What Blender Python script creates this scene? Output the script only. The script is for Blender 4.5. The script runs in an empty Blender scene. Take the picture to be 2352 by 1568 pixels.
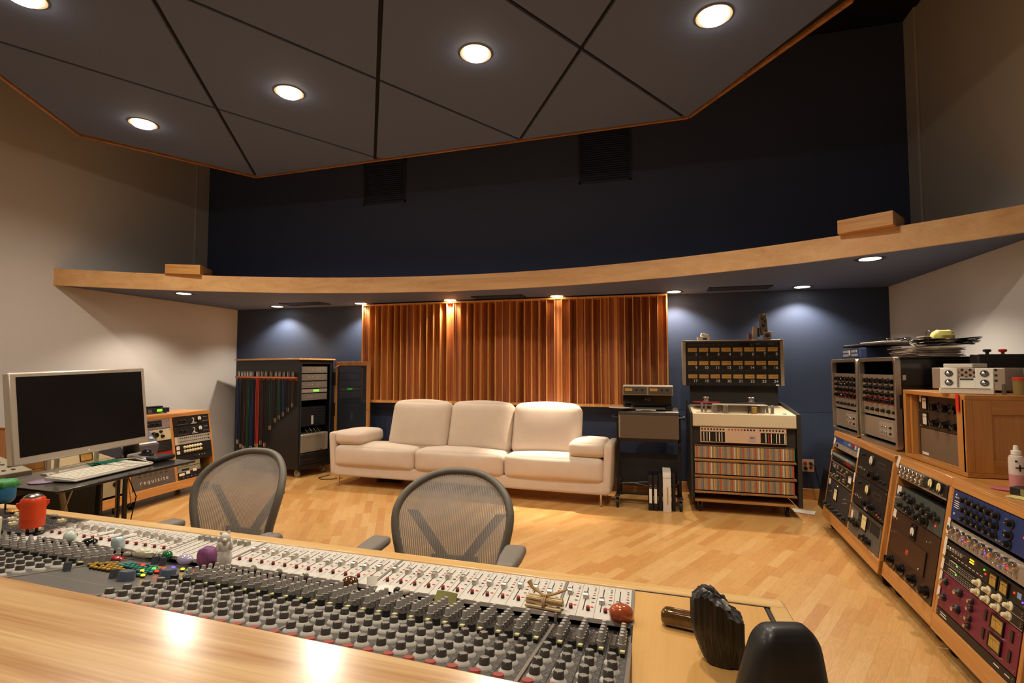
import bpy, bmesh, math, random
from mathutils import Vector, Matrix
from math import sin, cos, pi, atan2, sqrt, radians
random.seed(7)
SC = bpy.context.scene
COL = SC.collection
# ------------------------------------------------------------------ camera
FPX, CH = 1185.0, 1.35
YAW, PIT = atan2(328, sqrt(FPX*FPX+3600)), math.atan(60/FPX)
cam = bpy.data.cameras.new('camera'); co = bpy.data.objects.new('camera', cam); COL.objects.link(co)
cam.sensor_fit = 'HORIZONTAL'; cam.sensor_width = 36.0; cam.lens = FPX/2352*36.0
cam.clip_start = 0.02; cam.clip_end = 60
co.location = (0, 0, CH); co.rotation_euler = (pi/2+PIT, 0, YAW)
SC.camera = co
# ------------------------------------------------------------------ world and exposure
w = bpy.data.worlds.new('world'); SC.world = w; w.use_nodes = True
w.node_tree.nodes['Background'].inputs[0].default_value = (1.0, 0.86, 0.7, 1)
w.node_tree.nodes['Background'].inputs[1].default_value = 0.0
SC.view_settings.view_transform = 'Standard'; SC.view_settings.look = 'None'
SC.view_settings.gamma = 1.0; SC.view_settings.use_curve_mapping = False
SC.view_settings.exposure = 0.07
SC.cycles.max_bounces = 7; SC.cycles.diffuse_bounces = 4
CAN_W, SOF_W = 105.0, 62.0            # watts of the ceiling downlights and of the soffit downlights
CLOUD_LAMPS = [(-4.12, 3.26), (-2.60, 3.17), (-1.10, 3.09), (0.36, 3.12), (-3.33, 1.93), (-0.43, 1.93), (-3.33, 0.2), (-0.43, 0.2)]  # last pair is out of view, added to light the near wood
SOFFIT_LAMPS = [(-5.0, 4.49), (-4.86, 5.79), (-3.60, 5.79), (-2.38, 5.79), (-1.07, 5.79), (0.21, 5.79), (1.45, 5.79), (1.57, 4.42)]
ZC, ZS, ZT = 3.4, 2.166, 2.33         # cloud, soffit, shelf top heights

# ------------------------------------------------------------------ helpers
def ray(px, py):
    R = Vector((cos(YAW), sin(YAW), 0)); F = Vector((-sin(YAW)*cos(PIT), cos(YAW)*cos(PIT), sin(PIT))); U = R.cross(F)
    return F + R*((px-1176)/FPX) + U*((784-py)/FPX)
def oz(px, py, z): d = ray(px, py); return Vector((0, 0, CH)) + d*((z-CH)/d.z)
def oy(px, py, y): d = ray(px, py); return Vector((0, 0, CH)) + d*(y/d.y)
def srgb(h):
    if isinstance(h, str): c = [int(h[i:i+2], 16)/255 for i in (0, 2, 4)]
    else: c = list(h)
    return tuple((x/12.92 if x <= .04045 else ((x+.055)/1.055)**2.4) for x in c) + (1,)
def N(nt, t, **k):
    n = nt.nodes.new(t)
    for a, v in k.items():
        if a.startswith('i_'): n.inputs[a[2:].replace('_', ' ')].default_value = v
        else: setattr(n, a, v)
    return n
MATS = {}
def mat(name, col=None, rough=.5, metal=0, emit=None, est=1, noise=0, nscale=40, bump=0, coat=0, alpha=1, trans=0, ior=1.45):
    if name in MATS: return MATS[name]
    m = bpy.data.materials.new(name); m.use_nodes = True; nt = m.node_tree; b = nt.nodes['Principled BSDF']
    c = srgb(col) if col else (.8, .8, .8, 1)
    b.inputs['Base Color'].default_value = c; b.inputs['Roughness'].default_value = rough
    b.inputs['Metallic'].default_value = metal; b.inputs['IOR'].default_value = ior
    b.inputs['Coat Weight'].default_value = coat; b.inputs['Coat Roughness'].default_value = .12
    b.inputs['Alpha'].default_value = alpha; b.inputs['Transmission Weight'].default_value = trans
    if emit: b.inputs['Emission Color'].default_value = srgb(emit); b.inputs['Emission Strength'].default_value = est
    tc = N(nt, 'ShaderNodeTexCoord')
    ns = N(nt, 'ShaderNodeTexNoise', i_Scale=nscale, i_Detail=4.0); nt.links.new(tc.outputs['Object'], ns.inputs['Vector'])
    v = noise if noise else .04
    mx = N(nt, 'ShaderNodeMapRange'); mx.inputs['To Min'].default_value = 1-v; mx.inputs['To Max'].default_value = 1+v
    nt.links.new(ns.outputs['Fac'], mx.inputs['Value'])
    vm = N(nt, 'ShaderNodeVectorMath', operation='SCALE'); vm.inputs[0].default_value = c[:3]
    nt.links.new(mx.outputs[0], vm.inputs['Scale']); nt.links.new(vm.outputs[0], b.inputs['Base Color'])
    if bump:
        bp = N(nt, 'ShaderNodeBump', i_Strength=bump, i_Distance=.002); nt.links.new(ns.outputs['Fac'], bp.inputs['Height'])
        nt.links.new(bp.outputs[0], b.inputs['Normal'])
    MATS[name] = m; return m
def wood(name, c1, c2, axis=0, scale=1.0, rough=.35, coat=.3, contrast=.5, dark=None):
    """long-grained timber; grain runs along the object's axis 0, 1 or 2"""
    if name in MATS: return MATS[name]
    m = bpy.data.materials.new(name); m.use_nodes = True; nt = m.node_tree; b = nt.nodes['Principled BSDF']
    tc = N(nt, 'ShaderNodeTexCoord'); mp = N(nt, 'ShaderNodeMapping')
    s = [22*scale]*3; s[axis] = 1.1*scale; mp.inputs['Scale'].default_value = s
    nt.links.new(tc.outputs['Object'], mp.inputs['Vector'])
    n1 = N(nt, 'ShaderNodeTexNoise', i_Scale=1.0, i_Detail=5.0, i_Distortion=.9); nt.links.new(mp.outputs[0], n1.inputs['Vector'])
    mp2 = N(nt, 'ShaderNodeMapping'); s2 = [260*scale]*3; s2[axis] = 5*scale; mp2.inputs['Scale'].default_value = s2
    nt.links.new(tc.outputs['Object'], mp2.inputs['Vector'])
    n2 = N(nt, 'ShaderNodeTexNoise', i_Scale=1.0, i_Detail=2.0); nt.links.new(mp2.outputs[0], n2.inputs['Vector'])
    ad = N(nt, 'ShaderNodeMath', operation='MULTIPLY_ADD'); ad.inputs[1].default_value = .45; nt.links.new(n2.outputs['Fac'], ad.inputs[0]); nt.links.new(n1.outputs['Fac'], ad.inputs[2])
    cr = N(nt, 'ShaderNodeValToRGB'); cr.color_ramp.elements[0].position = .72-contrast*.4; cr.color_ramp.elements[1].position = .72+contrast*.4
    cr.color_ramp.elements[0].color = srgb(c2); cr.color_ramp.elements[1].color = srgb(c1)
    nt.links.new(ad.outputs[0], cr.inputs[0]); nt.links.new(cr.outputs[0], b.inputs['Base Color'])
    b.inputs['Roughness'].default_value = rough; b.inputs['Coat Weight'].default_value = coat; b.inputs['Coat Roughness'].default_value = .15
    MATS[name] = m; return m

class MB:
    """mesh builder: collects shapes, then links them as ONE mesh object"""
    def __init__(s, M=None): s.v = []; s.f = []; s.mi = []; s.M = M; s.cur = 0; s.mats = []
    def m(s, mt):
        if mt not in s.mats: s.mats.append(mt)
        s.cur = s.mats.index(mt); return s
    def add(s, vs, fs, M=None):
        o = len(s.v)
        for p in vs:
            p = Vector(p)
            if M is not None: p = M @ p
            s.v.append(p)
        for f in fs: s.f.append([i+o for i in f]); s.mi.append(s.cur)
        return s
    def box(s, x0, y0, z0, x1, y1, z1, M=None):
        vs = [(x, y, z) for x in (x0, x1) for y in (y0, y1) for z in (z0, z1)]
        return s.add(vs, [(0, 1, 3, 2), (4, 6, 7, 5), (0, 4, 5, 1), (2, 3, 7, 6), (0, 2, 6, 4), (1, 5, 7, 3)], M)
    def boxc(s, c, d, M=None): return s.box(c[0]-d[0]/2, c[1]-d[1]/2, c[2]-d[2]/2, c[0]+d[0]/2, c[1]+d[1]/2, c[2]+d[2]/2, M)
    def prism(s, poly, a, b, axis=2, M=None):
        """polygon extruded from a to b along axis"""
        n = len(poly)
        def P(p, t):
            if axis == 2: return (p[0], p[1], t)
            if axis == 1: return (p[0], t, p[1])
            return (t, p[0], p[1])
        vs = [P(p, a) for p in poly] + [P(p, b) for p in poly]
        fs = [list(range(n))[::-1], list(range(n, 2*n))] + [(i, (i+1) % n, n+(i+1) % n, n+i) for i in range(n)]
        return s.add(vs, fs, M)
    def lathe(s, prof, seg=16, M=None, c=(0, 0, 0), ax='z'):
        vs, fs = [], []
        for r, h in prof:
            for k in range(seg):
                a = 2*pi*k/seg; x, y = r*cos(a), r*sin(a)
                if ax == 'z': q = (x, y, h)
                elif ax == 'y': q = (x, h, y)
                else: q = (h, x, y)
                vs.append((q[0]+c[0], q[1]+c[1], q[2]+c[2]))
        n = len(prof)
        for i in range(n-1):
            for k in range(seg): fs.append((i*seg+k, i*seg+(k+1) % seg, (i+1)*seg+(k+1) % seg, (i+1)*seg+k))
        fs.append(list(range(seg))[::-1]); fs.append([(n-1)*seg+k for k in range(seg)])
        return s.add(vs, fs, M)
    def cyl(s, p0, p1, r0, r1=None, seg=12):
        p0, p1 = Vector(p0), Vector(p1); r1 = r0 if r1 is None else r1
        d = p1-p0; L = d.length
        q = Vector((0, 0, 1)).rotation_difference(d).to_matrix().to_4x4()
        return s.lathe([(r0, 0), (r1, L)], seg, Matrix.Translation(p0) @ q)
    def tube(s, pts, r, seg=8, closed=False):
        pts = [Vector(p) for p in pts]; n = len(pts); rr = r if isinstance(r, (list, tuple)) else [r]*n
        vs, fs = [], []; prev = None
        for i, p in enumerate(pts):
            a = pts[(i-1) % n] if (i > 0 or closed) else p; b = pts[(i+1) % n] if (i < n-1 or closed) else p
            t = (b-a).normalized()
            if prev is None: u = t.orthogonal().normalized()
            else: u = (prev - t*prev.dot(t)).normalized()
            prev = u; v = t.cross(u)
            for k in range(seg):
                an = 2*pi*k/seg; vs.append(p + u*(cos(an)*rr[i]) + v*(sin(an)*rr[i]))
        m = n if closed else n-1
        for i in range(m):
            j = (i+1) % n
            for k in range(seg): fs.append((i*seg+k, i*seg+(k+1) % seg, j*seg+(k+1) % seg, j*seg+k))
        if not closed: fs.append(list(range(seg))[::-1]); fs.append([(n-1)*seg+k for k in range(seg)])
        return s.add(vs, fs)
    def blob(s, c, r, e=1.0, seg=20, rings=12, fn=None, M=None):
        """superellipsoid; e<1 gives boxier shapes; fn(dir) scales the radius"""
        vs, fs = [], []
        def pw(a, p): return math.copysign(abs(a)**p, a)
        for i in range(rings+1):
            th = -pi/2 + pi*i/rings
            for k in range(seg):
                ph = 2*pi*k/seg
                d = Vector((pw(cos(th), e)*pw(cos(ph), e), pw(cos(th), e)*pw(sin(ph), e), pw(sin(th), e)))
                q = fn(d) if fn else 1.0
                vs.append((c[0]+d.x*r[0]*q, c[1]+d.y*r[1]*q, c[2]+d.z*r[2]*q))
        for i in range(rings):
            for k in range(seg): fs.append((i*seg+k, i*seg+(k+1) % seg, (i+1)*seg+(k+1) % seg, (i+1)*seg+k))
        return s.add(vs, fs, M)
    def cushion(s, c, d, r=.05, bulge=.0, n=10, M=None, taper=None):
        """rounded and softly swollen box"""
        hx, hy, hz = d[0]/2, d[1]/2, d[2]/2
        vs, fs, idx = [], [], {}
        def pt(u, v, ww):
            p = Vector((u*hx, v*hy, ww*hz)); q = Vector((max(-hx+r, min(hx-r, p.x)), max(-hy+r, min(hy-r, p.y)), max(-hz+r, min(hz-r, p.z))))
            dd = p-q
            if dd.length > 1e-9: p = q + dd.normalized()*r
            bu = (1-u*u)*(1-v*v); p.z += math.copysign(bulge*bu, ww) if abs(ww) > .99 else 0
            p.y += math.copysign(bulge*.7*(1-u*u)*(1-ww*ww), v) if abs(v) > .99 else 0
            if taper: p = taper(p)
            return (p.x+c[0], p.y+c[1], p.z+c[2])
        g = []
        for i in range(n+1):       # denser rows near the edges
            t = -1+2*i/n; g.append(math.sin(t*pi/2)**1 if True else t)
        def vi(u, v, ww):
            k = (round(u, 5), round(v, 5), round(ww, 5))
            if k not in idx: idx[k] = len(vs); vs.append(pt(u, v, ww))
            return idx[k]
        for sg in (-1, 1):
            for i in range(n):
                for j in range(n):
                    a, b, cc, dd = g[i], g[i+1], g[j], g[j+1]
                    for F in (lambda x, y: (x, y, sg), lambda x, y: (y, sg, x), lambda x, y: (sg, x, y)):
                        q = [vi(*F(a, cc)), vi(*F(b, cc)), vi(*F(b, dd)), vi(*F(a, dd))]
                        fs.append(q if sg > 0 else q[::-1])
        return s.add(vs, fs, M)
    def build(s, name, mt=None, parent=None, bev=0, smooth=True, orig='base', local=False, sub=0):
        me = bpy.data.meshes.new(name)
        if s.M is not None: s.v = [s.M @ p for p in s.v]
        off = Vector((0, 0, 0))
        if parent is None and not local and s.v:
            xs = [p.x for p in s.v]; ys = [p.y for p in s.v]; zs = [p.z for p in s.v]
            off = Vector(((min(xs)+max(xs))/2, (min(ys)+max(ys))/2, min(zs)))
        me.from_pydata([tuple(p-off) for p in s.v], [], s.f); me.update()
        ml = s.mats if s.mats else [mt]
        for q in ml: me.materials.append(q)
        if len(ml) > 1: me.polygons.foreach_set('material_index', s.mi)
        bm = bmesh.new(); bm.from_mesh(me); bmesh.ops.recalc_face_normals(bm, faces=bm.faces)
        bm.to_mesh(me); bm.free()
        if smooth:
            me.polygons.foreach_set('use_smooth', [True]*len(me.polygons))
            me.set_sharp_from_angle(angle=radians(38))
        o = bpy.data.objects.new(name, me); COL.objects.link(o); o.location = off
        if parent is not None: o.parent = parent
        if bev:
            b = o.modifiers.new('bevel', 'BEVEL'); b.width = bev; b.segments = 2; b.limit_method = 'ANGLE'; b.angle_limit = radians(40)
        if sub:
            b = o.modifiers.new('sub', 'SUBSURF'); b.levels = sub; b.render_levels = sub
        return o
def tag(o, label, cat, group=None, kind=None):
    if label: o['label'] = label
    if cat: o['category'] = cat
    if group: o['group'] = group
    if kind: o['kind'] = kind
    return o
def thing(name, label, cat, loc=(0, 0, 0), rz=0, group=None, M=None):
    o = bpy.data.objects.new(name, None); COL.objects.link(o); o.empty_display_size = .05
    if M is not None: o.matrix_world = M
    else: o.location = loc; o.rotation_euler = (0, 0, rz)
    return tag(o, label, cat, group)
def struct(name, mb, mt=None, **k):
    o = mb.build(name, mt, **k); o['kind'] = 'structure'; return o
def dup(root, M=None, label=None, group=None):
    r = root.copy(); COL.objects.link(r)
    if M is not None: r.matrix_world = M
    if label: r['label'] = label
    if group: r['group'] = group
    for ch in list(root.children):
        c = ch.copy(); COL.objects.link(c); c.parent = r
        for g in list(ch.children):
            d = g.copy(); COL.objects.link(d); d.parent = c
    return r
TXT = {}
def text(name, body, size, M, mt, parent, align='CENTER', bold=0.0, ext=.0004):
    """lettering as a mesh in the plane given by M (x right, y up)"""
    cu = bpy.data.curves.new(name, 'FONT'); cu.body = body; cu.size = size; cu.align_x = align; cu.extrude = ext; cu.offset = bold
    to = bpy.data.objects.new(name, cu); COL.objects.link(to)
    me = bpy.data.meshes.new_from_object(to.evaluated_get(bpy.context.evaluated_depsgraph_get()))
    bpy.data.objects.remove(to); me.materials.clear(); me.materials.append(mt); me.name = name
    me.transform(M)
    o = bpy.data.objects.new(name, me); COL.objects.link(o)
    if parent is not None: o.parent = parent
    return o
# ------------------------------------------------------------------ materials
BLK = mat('black_satin', '14100f', .45); BLKG = mat('black_gloss', '0c0a0a', .15, coat=.4); DGREY = mat('dark_grey', '2b2826', .5)
CHROME = mat('chrome', 'd8d4cc', .18, 1); ALU = mat('brushed_aluminium', 'b9b0a4', .35, .9, noise=.08, nscale=90)
STEEL = mat('steel', '8d867c', .35, .9); PLAS = mat('grey_plastic', '8d867d', .5); WHT = mat('white_paper', 'e6ddcc', .7)
RED = mat('red_plastic', 'b3261c', .35); CREAM = mat('cream_plastic', 'e3d6ae', .4); GOLD = mat('amber_meter', 'b08a42', .5, emit='c8821c', est=.04)
METERY = mat('yellow_meter', 'e2cf96', .5, emit='e0c070', est=.12); METERW = mat('white_meter', 'e4dcc8', .5)
OAK_X = wood('oak_x', 'd9a765', 'b87f43', 0); OAK_Y = wood('oak_y', 'd9a765', 'b87f43', 1); OAK_Z = wood('oak_z', 'd9a765', 'b87f43', 2)
RACKW = wood('rack_oak', 'cf9350', 'ad6f30', 0, rough=.4); RACKV = wood('rack_oak_upright', 'cf9350', 'ad6f30', 2, rough=.4)
LEDR = mat('red_led', 'ff3020', .3, emit='ff2010', est=4); LEDG = mat('green_led', '60ff40', .3, emit='50ff30', est=3)
LEDP = mat('violet_led', '6040ff', .3, emit='5030ff', est=5); LEDY = mat('yellow_led', 'ffd030', .3, emit='ffc020', est=3)
RUB = mat('rubber', '121110', .6)
GLASS = mat('clear_glass', 'ffffff', .03, trans=1, ior=1.45)
# ================================================================== THE ROOM
XL, XR, YB, YU, YF, ZTOP = -5.704, 2.286, 6.0, 5.44, -2.6, 4.56
XC = (XL+XR)/2
def floor_material():
    m = bpy.data.materials.new('oak_strip_floor'); m.use_nodes = True; nt = m.node_tree; L = nt.links.new; b = nt.nodes['Principled BSDF']
    def M(op, a, bb=None, c=None):
        n = N(nt, 'ShaderNodeMath', operation=op)
        for i, v in enumerate((a, bb, c)):
            if v is None: continue
            if hasattr(v, 'links') or hasattr(v, 'is_linked'): L(v, n.inputs[i])
            else: n.inputs[i].default_value = v
        return n.outputs[0]
    tc = N(nt, 'ShaderNodeTexCoord'); sp = N(nt, 'ShaderNodeSeparateXYZ'); L(tc.outputs['Object'], sp.inputs[0])
    ax = M('ABSOLUTE', sp.outputs[0]); y = sp.outputs[1]          # floor object origin sits on the room's axis: boards mirror about it
    ca, sa = cos(radians(27.5)), sin(radians(27.5))
    u = M('ADD', M('MULTIPLY', ax, sa), M('MULTIPLY', y, ca))      # along the boards
    v = M('SUBTRACT', M('MULTIPLY', ax, ca), M('MULTIPLY', y, sa))
    W_, L_ = .066, .43
    vr = M('DIVIDE', v, W_); row = M('FLOOR', vr)
    w1 = N(nt, 'ShaderNodeTexWhiteNoise', noise_dimensions='1D'); L(row, w1.inputs['W'])
    ur = M('ADD', M('DIVIDE', u, L_), M('MULTIPLY', w1.outputs['Value'], 7.0)); colm = M('FLOOR', ur)
    cb = N(nt, 'ShaderNodeCombineXYZ'); L(row, cb.inputs[0]); L(colm, cb.inputs[1])
    side = M('SIGN', sp.outputs[0]); L(side, cb.inputs[2])
    w2 = N(nt, 'ShaderNodeTexWhiteNoise', noise_dimensions='3D'); L(cb.outputs[0], w2.inputs['Vector'])
    # grain, shifted per board
    gv = N(nt, 'ShaderNodeCombineXYZ'); L(M('ADD', M('MULTIPLY', v, 26.0), M('MULTIPLY', w2.outputs['Value'], 60.0)), gv.inputs[0]); L(M('MULTIPLY', u, 3.2), gv.inputs[1]); L(M('MULTIPLY', w2.outputs['Value'], 90.0), gv.inputs[2])
    n1 = N(nt, 'ShaderNodeTexNoise', i_Scale=1.0, i_Detail=2.5, i_Distortion=.6); L(gv.outputs[0], n1.inputs['Vector'])
    rings = M('FRACT', M('MULTIPLY', n1.outputs['Fac'], 7.0)); rings = M('ABSOLUTE', M('SUBTRACT', rings, .5))
    cr = N(nt, 'ShaderNodeValToRGB'); e = cr.color_ramp.elements
    e[0].position = 0; e[0].color = srgb('cc9150'); e[1].position = 1; e[1].color = srgb('dfb070')
    k = cr.color_ramp.elements.new(.35); k.color = srgb('d6a05c'); k = cr.color_ramp.elements.new(.75); k.color = srgb('daa763')
    L(w2.outputs['Value'], cr.inputs[0])
    shade = M('ADD', M('MULTIPLY', rings, .26), .86)
    jr = M('MINIMUM', M('FRACT', vr), M('SUBTRACT', 1.0, M('FRACT', vr))); je = M('MULTIPLY', M('MINIMUM', M('FRACT', ur), M('SUBTRACT', 1.0, M('FRACT', ur))), L_/W_)
    joint = M('LESS_THAN', M('MINIMUM', jr, je), .012)
    shade = M('MULTIPLY', shade, M('SUBTRACT', 1.0, M('MULTIPLY', joint, .25)))
    vm = N(nt, 'ShaderNodeVectorMath', operation='SCALE'); L(cr.outputs[0], vm.inputs[0]); L(shade, vm.inputs['Scale'])
    L(vm.outputs[0], b.inputs['Base Color']); b.inputs['Roughness'].default_value = .32; b.inputs['Coat Weight'].default_value = .25; b.inputs['Coat Roughness'].default_value = .2
    return m
FLOORM = floor_material()
NAVY = mat('navy_fabric_wall', '313d56', .75, noise=.05, nscale=300, bump=.15); NAVYD = mat('dark_navy_wall', '434f70', .8, noise=.04, nscale=200)
BEIGE = mat('warm_grey_wall', 'c0bcb8', .7, noise=.02, nscale=8); BLKC = mat('black_ceiling', '0c0d10', .8)
SOFM = mat('navy_soffit', '545f7c', .7, noise=.04, nscale=200); CLOUDM = mat('charcoal_fabric', '5b6888', .85, noise=.06, nscale=260, bump=.1)
fl = struct('floor', MB().box(XL-.1, YF-.1, -.06, XR+.1, YB+.1, 0), FLOORM, smooth=False)
struct('ceiling', MB().box(XL-.1, YF-.1, ZTOP, XR+.1, YB+.1, ZTOP+.06), BLKC, smooth=False)
struct('wall_left', MB().box(XL-.1, YF-.1, 0, XL, YB+.1, ZTOP), BEIGE, smooth=False)
struct('wall_right', MB().box(XR, YF-.1, 0, XR+.1, YB+.1, ZTOP), BEIGE, smooth=False)
struct('wall_front', MB().box(XL, YF-.1, 0, XR, YF, ZTOP), BEIGE, smooth=False)
struct('wall_back', MB().box(XL, YB, 0, XR, YB+.1, .885).box(XL, YB, .8885, XR, YB+.1, 2.2).box(XL, YB+.006, .88, XR, YB+.1, .89), NAVY, smooth=False)
struct('wall_back_upper', MB().box(XL, YU, ZT-.02, XR, YU+.1, ZTOP), NAVYD, smooth=False)
struct('baseboard_back', MB().box(XL, YB-.016, 0, XR, YB, .11), OAK_X, bev=.003)
for nm, x0, x1 in (('trim_1', XL, XL+.02), ('trim_2', XR-.02, XR)):
    struct(nm, MB().box(x0, 5.262, ZT, x1, YU, ZTOP).cyl(((x0+x1)/2, 5.25, ZT), ((x0+x1)/2, 5.25, ZTOP), .014), BEIGE)
# shelf / soffit with curved oak front
R_, cx_, cy_ = 6.34, XC, -1.26
def arc(r, n=48, x0=XL, x1=XR):
    out = []
    for i in range(n+1):
        x = x0 + (x1-x0)*i/n; out.append((x, cy_+sqrt(r*r-(x-cx_)**2)))
    return out
inner = arc(R_+.025)
poly = inner + [(XR, YB), (XL, YB)]
def nonconvex_slab(mb, arcpts, yb, z0, z1):
    n = len(arcpts)
    for z, fl_ in ((z0, 1), (z1, 0)):
        vs = [(x, y, z) for x, y in arcpts] + [(x, yb, z) for x, y in arcpts]
        mb.add(vs, [(i, i+1, n+i+1, n+i) for i in range(n-1)])
struct('trim_3', (lambda m: (nonconvex_slab(m, inner, YB, ZS, ZT-.004), m)[1])(MB()), SOFM, smooth=False)
fm = MB(); a0, a1 = arc(R_), arc(R_+.025); n = len(a0)
vs = [(x, y, ZS-.004) for x, y in a0]+[(x, y, ZT) for x, y in a0]+[(x, y, ZS-.004) for x, y in a1]+[(x, y, ZT) for x, y in a1]
fs = []
for i in range(n-1): fs += [(i, i+1, n+i+1, n+i), (2*n+i, 3*n+i, 3*n+i+1, 2*n+i+1), (n+i, n+i+1, 3*n+i+1, 3*n+i), (i, 2*n+i, 2*n+i+1, i+1)]
fm.add(vs, fs); struct('trim_4', fm, wood('fascia_oak', 'e4b985', 'c8985f', 0, scale=.5, contrast=.7))
for i, (c, a, lab) in enumerate((((-4.76, 4.25), radians(24), 'oak box standing on the shelf at its left end'), ((1.45, 4.16), radians(-34), 'oak box standing on the shelf at its right end'))):
    m = MB().box(-.17, -.0, 0, .17, .30, .10)
    o = m.build('wooden_box', OAK_X, bev=.003, local=True); o.location = (c[0], c[1], ZT+.001); o.rotation_euler = (0, 0, a)
    tag(o, lab, 'box', 'oak boxes on the shelf')
# vents
for i, (x0, x1, z0, z1) in enumerate(((-3.36, -2.80, 3.30, 3.81), (-.76, -.21, 3.31, 3.90))):
    v = thing('wall_vent', ('dark louvred air grille high on the wall, the left of two', 'dark louvred air grille high on the wall, the right of two')[i], 'vent', (0, 0, 0), group='louvred grilles on the upper wall')
    v.location = ((x0+x1)/2, YU, z0); W = (x1-x0)/2; Hh = z1-z0
    VM = mat('vent_metal', '343c4e', .5)
    MB().box(-W, -.012, 0, W, 0, .02).box(-W, -.012, Hh-.02, W, 0, Hh).box(-W, -.012, 0, -W+.02, 0, Hh).box(W-.02, -.012, 0, W, 0, Hh).build('frame', VM, v)
    sl = MB(); k = 0.03
    while k < Hh-.03: sl.add([(-W+.02, -.014, k), (W-.02, -.014, k), (W-.02, -.002, k+.016), (-W+.02, -.002, k+.016), (-W+.02, -.014, k-.003), (W-.02, -.014, k-.003), (W-.02, -.002, k+.013), (-W+.02, -.002, k+.013)], [(0, 1, 2, 3), (4, 5, 6, 7), (0, 1, 5, 4)]); k += .024
    sl.build('louvres', VM, v)
for i, (x, y, l) in enumerate(((-4.30, 5.62, 'left'), (-1.72, 5.66, 'middle'), (.84, 5.68, 'right'))):
    v = thing('soffit_vent', 'dark slotted air grille in the soffit, the %s of three' % l, 'vent', (x, y, ZS), group='air grilles in the soffit')
    VM = mat('vent_metal', '343c4e', .5)
    MB().box(-.3, -.12, -.008, .3, -.10, 0).box(-.3, .10, -.008, .3, .12, 0).box(-.3, -.12, -.008, -.28, .12, 0).box(.28, -.12, -.008, .3, .12, 0).build('frame', mat('vent_frame', '232733', .6), v)
    s_ = MB()
    for k in range(9): s_.box(-.28, -.098+k*.022, -.006, .28, -.09+k*.022, 0)
    s_.build('slats', VM, v)
# ceiling cloud
def split(poly, p, d):
    A, B = [], []
    nx, ny = -d[1], d[0]; sd = [(q[0]-p[0])*nx+(q[1]-p[1])*ny for q in poly]
    for i in range(len(poly)):
        j = (i+1) % len(poly)
        if sd[i] >= 0: A.append(poly[i])
        if sd[i] <= 0: B.append(poly[i])
        if sd[i]*sd[j] < -1e-12:
            t = sd[i]/(sd[i]-sd[j]); q = (poly[i][0]+(poly[j][0]-poly[i][0])*t, poly[i][1]+(poly[j][1]-poly[i][1])*t); A.append(q); B.append(q)
    return A, B
def area(p): return abs(sum(p[i][0]*p[(i+1) % len(p)][1]-p[(i+1) % len(p)][0]*p[i][1] for i in range(len(p))))/2
def inset(poly, d):
    cx = sum(p[0] for p in poly)/len(poly); cy = sum(p[1] for p in poly)/len(poly); out = poly
    for i in range(len(poly)):
        a, b = poly[i], poly[(i+1) % len(poly)]; ex, ey = b[0]-a[0], b[1]-a[1]; l = sqrt(ex*ex+ey*ey)
        if l < 1e-6: continue
        nx, ny = -ey/l, ex/l
        if (cx-a[0])*nx+(cy-a[1])*ny < 0: nx, ny = -nx, -ny
        q = (a[0]+nx*d, a[1]+ny*d)
        A, B = split(out, q, (ex/l, ey/l))
        sa = lambda P: sum((p[0]-q[0])*nx+(p[1]-q[1])*ny for p in P)/max(1, len(P))
        out = A if (len(A) > 2 and sa(A) > 0) else B
        if len(out) < 3: return []
    return out
def cloud(name, lab, poly, lines, z):
    c = thing(name, lab, 'ceiling panel', (XC, 3.0, z))
    off = (XC, 3.0)
    P0 = [(p[0]-off[0], p[1]-off[1]) for p in poly]; cells = [P0]
    MB().prism(P0, .022, .06).build('backing', BLKC, c, smooth=False)
    for p, d in lines:
        nc = []
        for q in cells:
            A, B = split(q, (p[0]-off[0], p[1]-off[1]), d)
            if len(A) > 2 and area(A) > 1e-4: nc.append(A)
            if len(B) > 2 and area(B) > 1e-4: nc.append(B)
        cells = nc
    for q in cells:
        iq = inset(q, .013)
        if len(iq) > 2 and area(iq) > .01: MB().prism(iq, 0, .024).build('fabric_panel', CLOUDM, c, bev=.004)
    tr = MB(); n = len(P0)
    cx = sum(p[0] for p in P0)/n; cy = sum(p[1] for p in P0)/n
    for i in range(n):
        a, b = P0[i], P0[(i+1) % n]; ex, ey = b[0]-a[0], b[1]-a[1]; l = sqrt(ex*ex+ey*ey); nx, ny = ey/l*.02, -ex/l*.02
        if (cx-a[0])*nx+(cy-a[1])*ny > 0: nx, ny = -nx, -ny
        tr.prism([a, b, (b[0]+nx, b[1]+ny), (a[0]+nx, a[1]+ny)], -.006, .10)
    tr.build('edge_trim', wood('cloud_trim', 'b9814a', '8f5a2c', 0), c, smooth=False)
    return c
front = 4.41; lines = []
for px in (-4.10, -2.608, -1.144, .285):
    for sg in (-1, 1): lines.append(((px, front+(.1 if px == -4.1 else 0)), (sg*.517, -.856)))
cloud('ceiling_cloud', 'large angular charcoal fabric ceiling panel with oak edging', [(-4.12, 4.53), (.29, 4.37), (1.085, 3.19), (.16, 1.3), (-3.78, 1.3), (-4.88, 3.29)], lines, ZC)
cloud('ceiling_cloud', 'unseen charcoal ceiling panel added to carry the lamps for the near wood', [(-3.9, .9), (.1, .9), (.1, -2.2), (-3.9, -2.2)], [((-1.9, 0), (0, 1))], ZC)  # unseen panel, added as host for the extra lamps over the near wood
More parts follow.
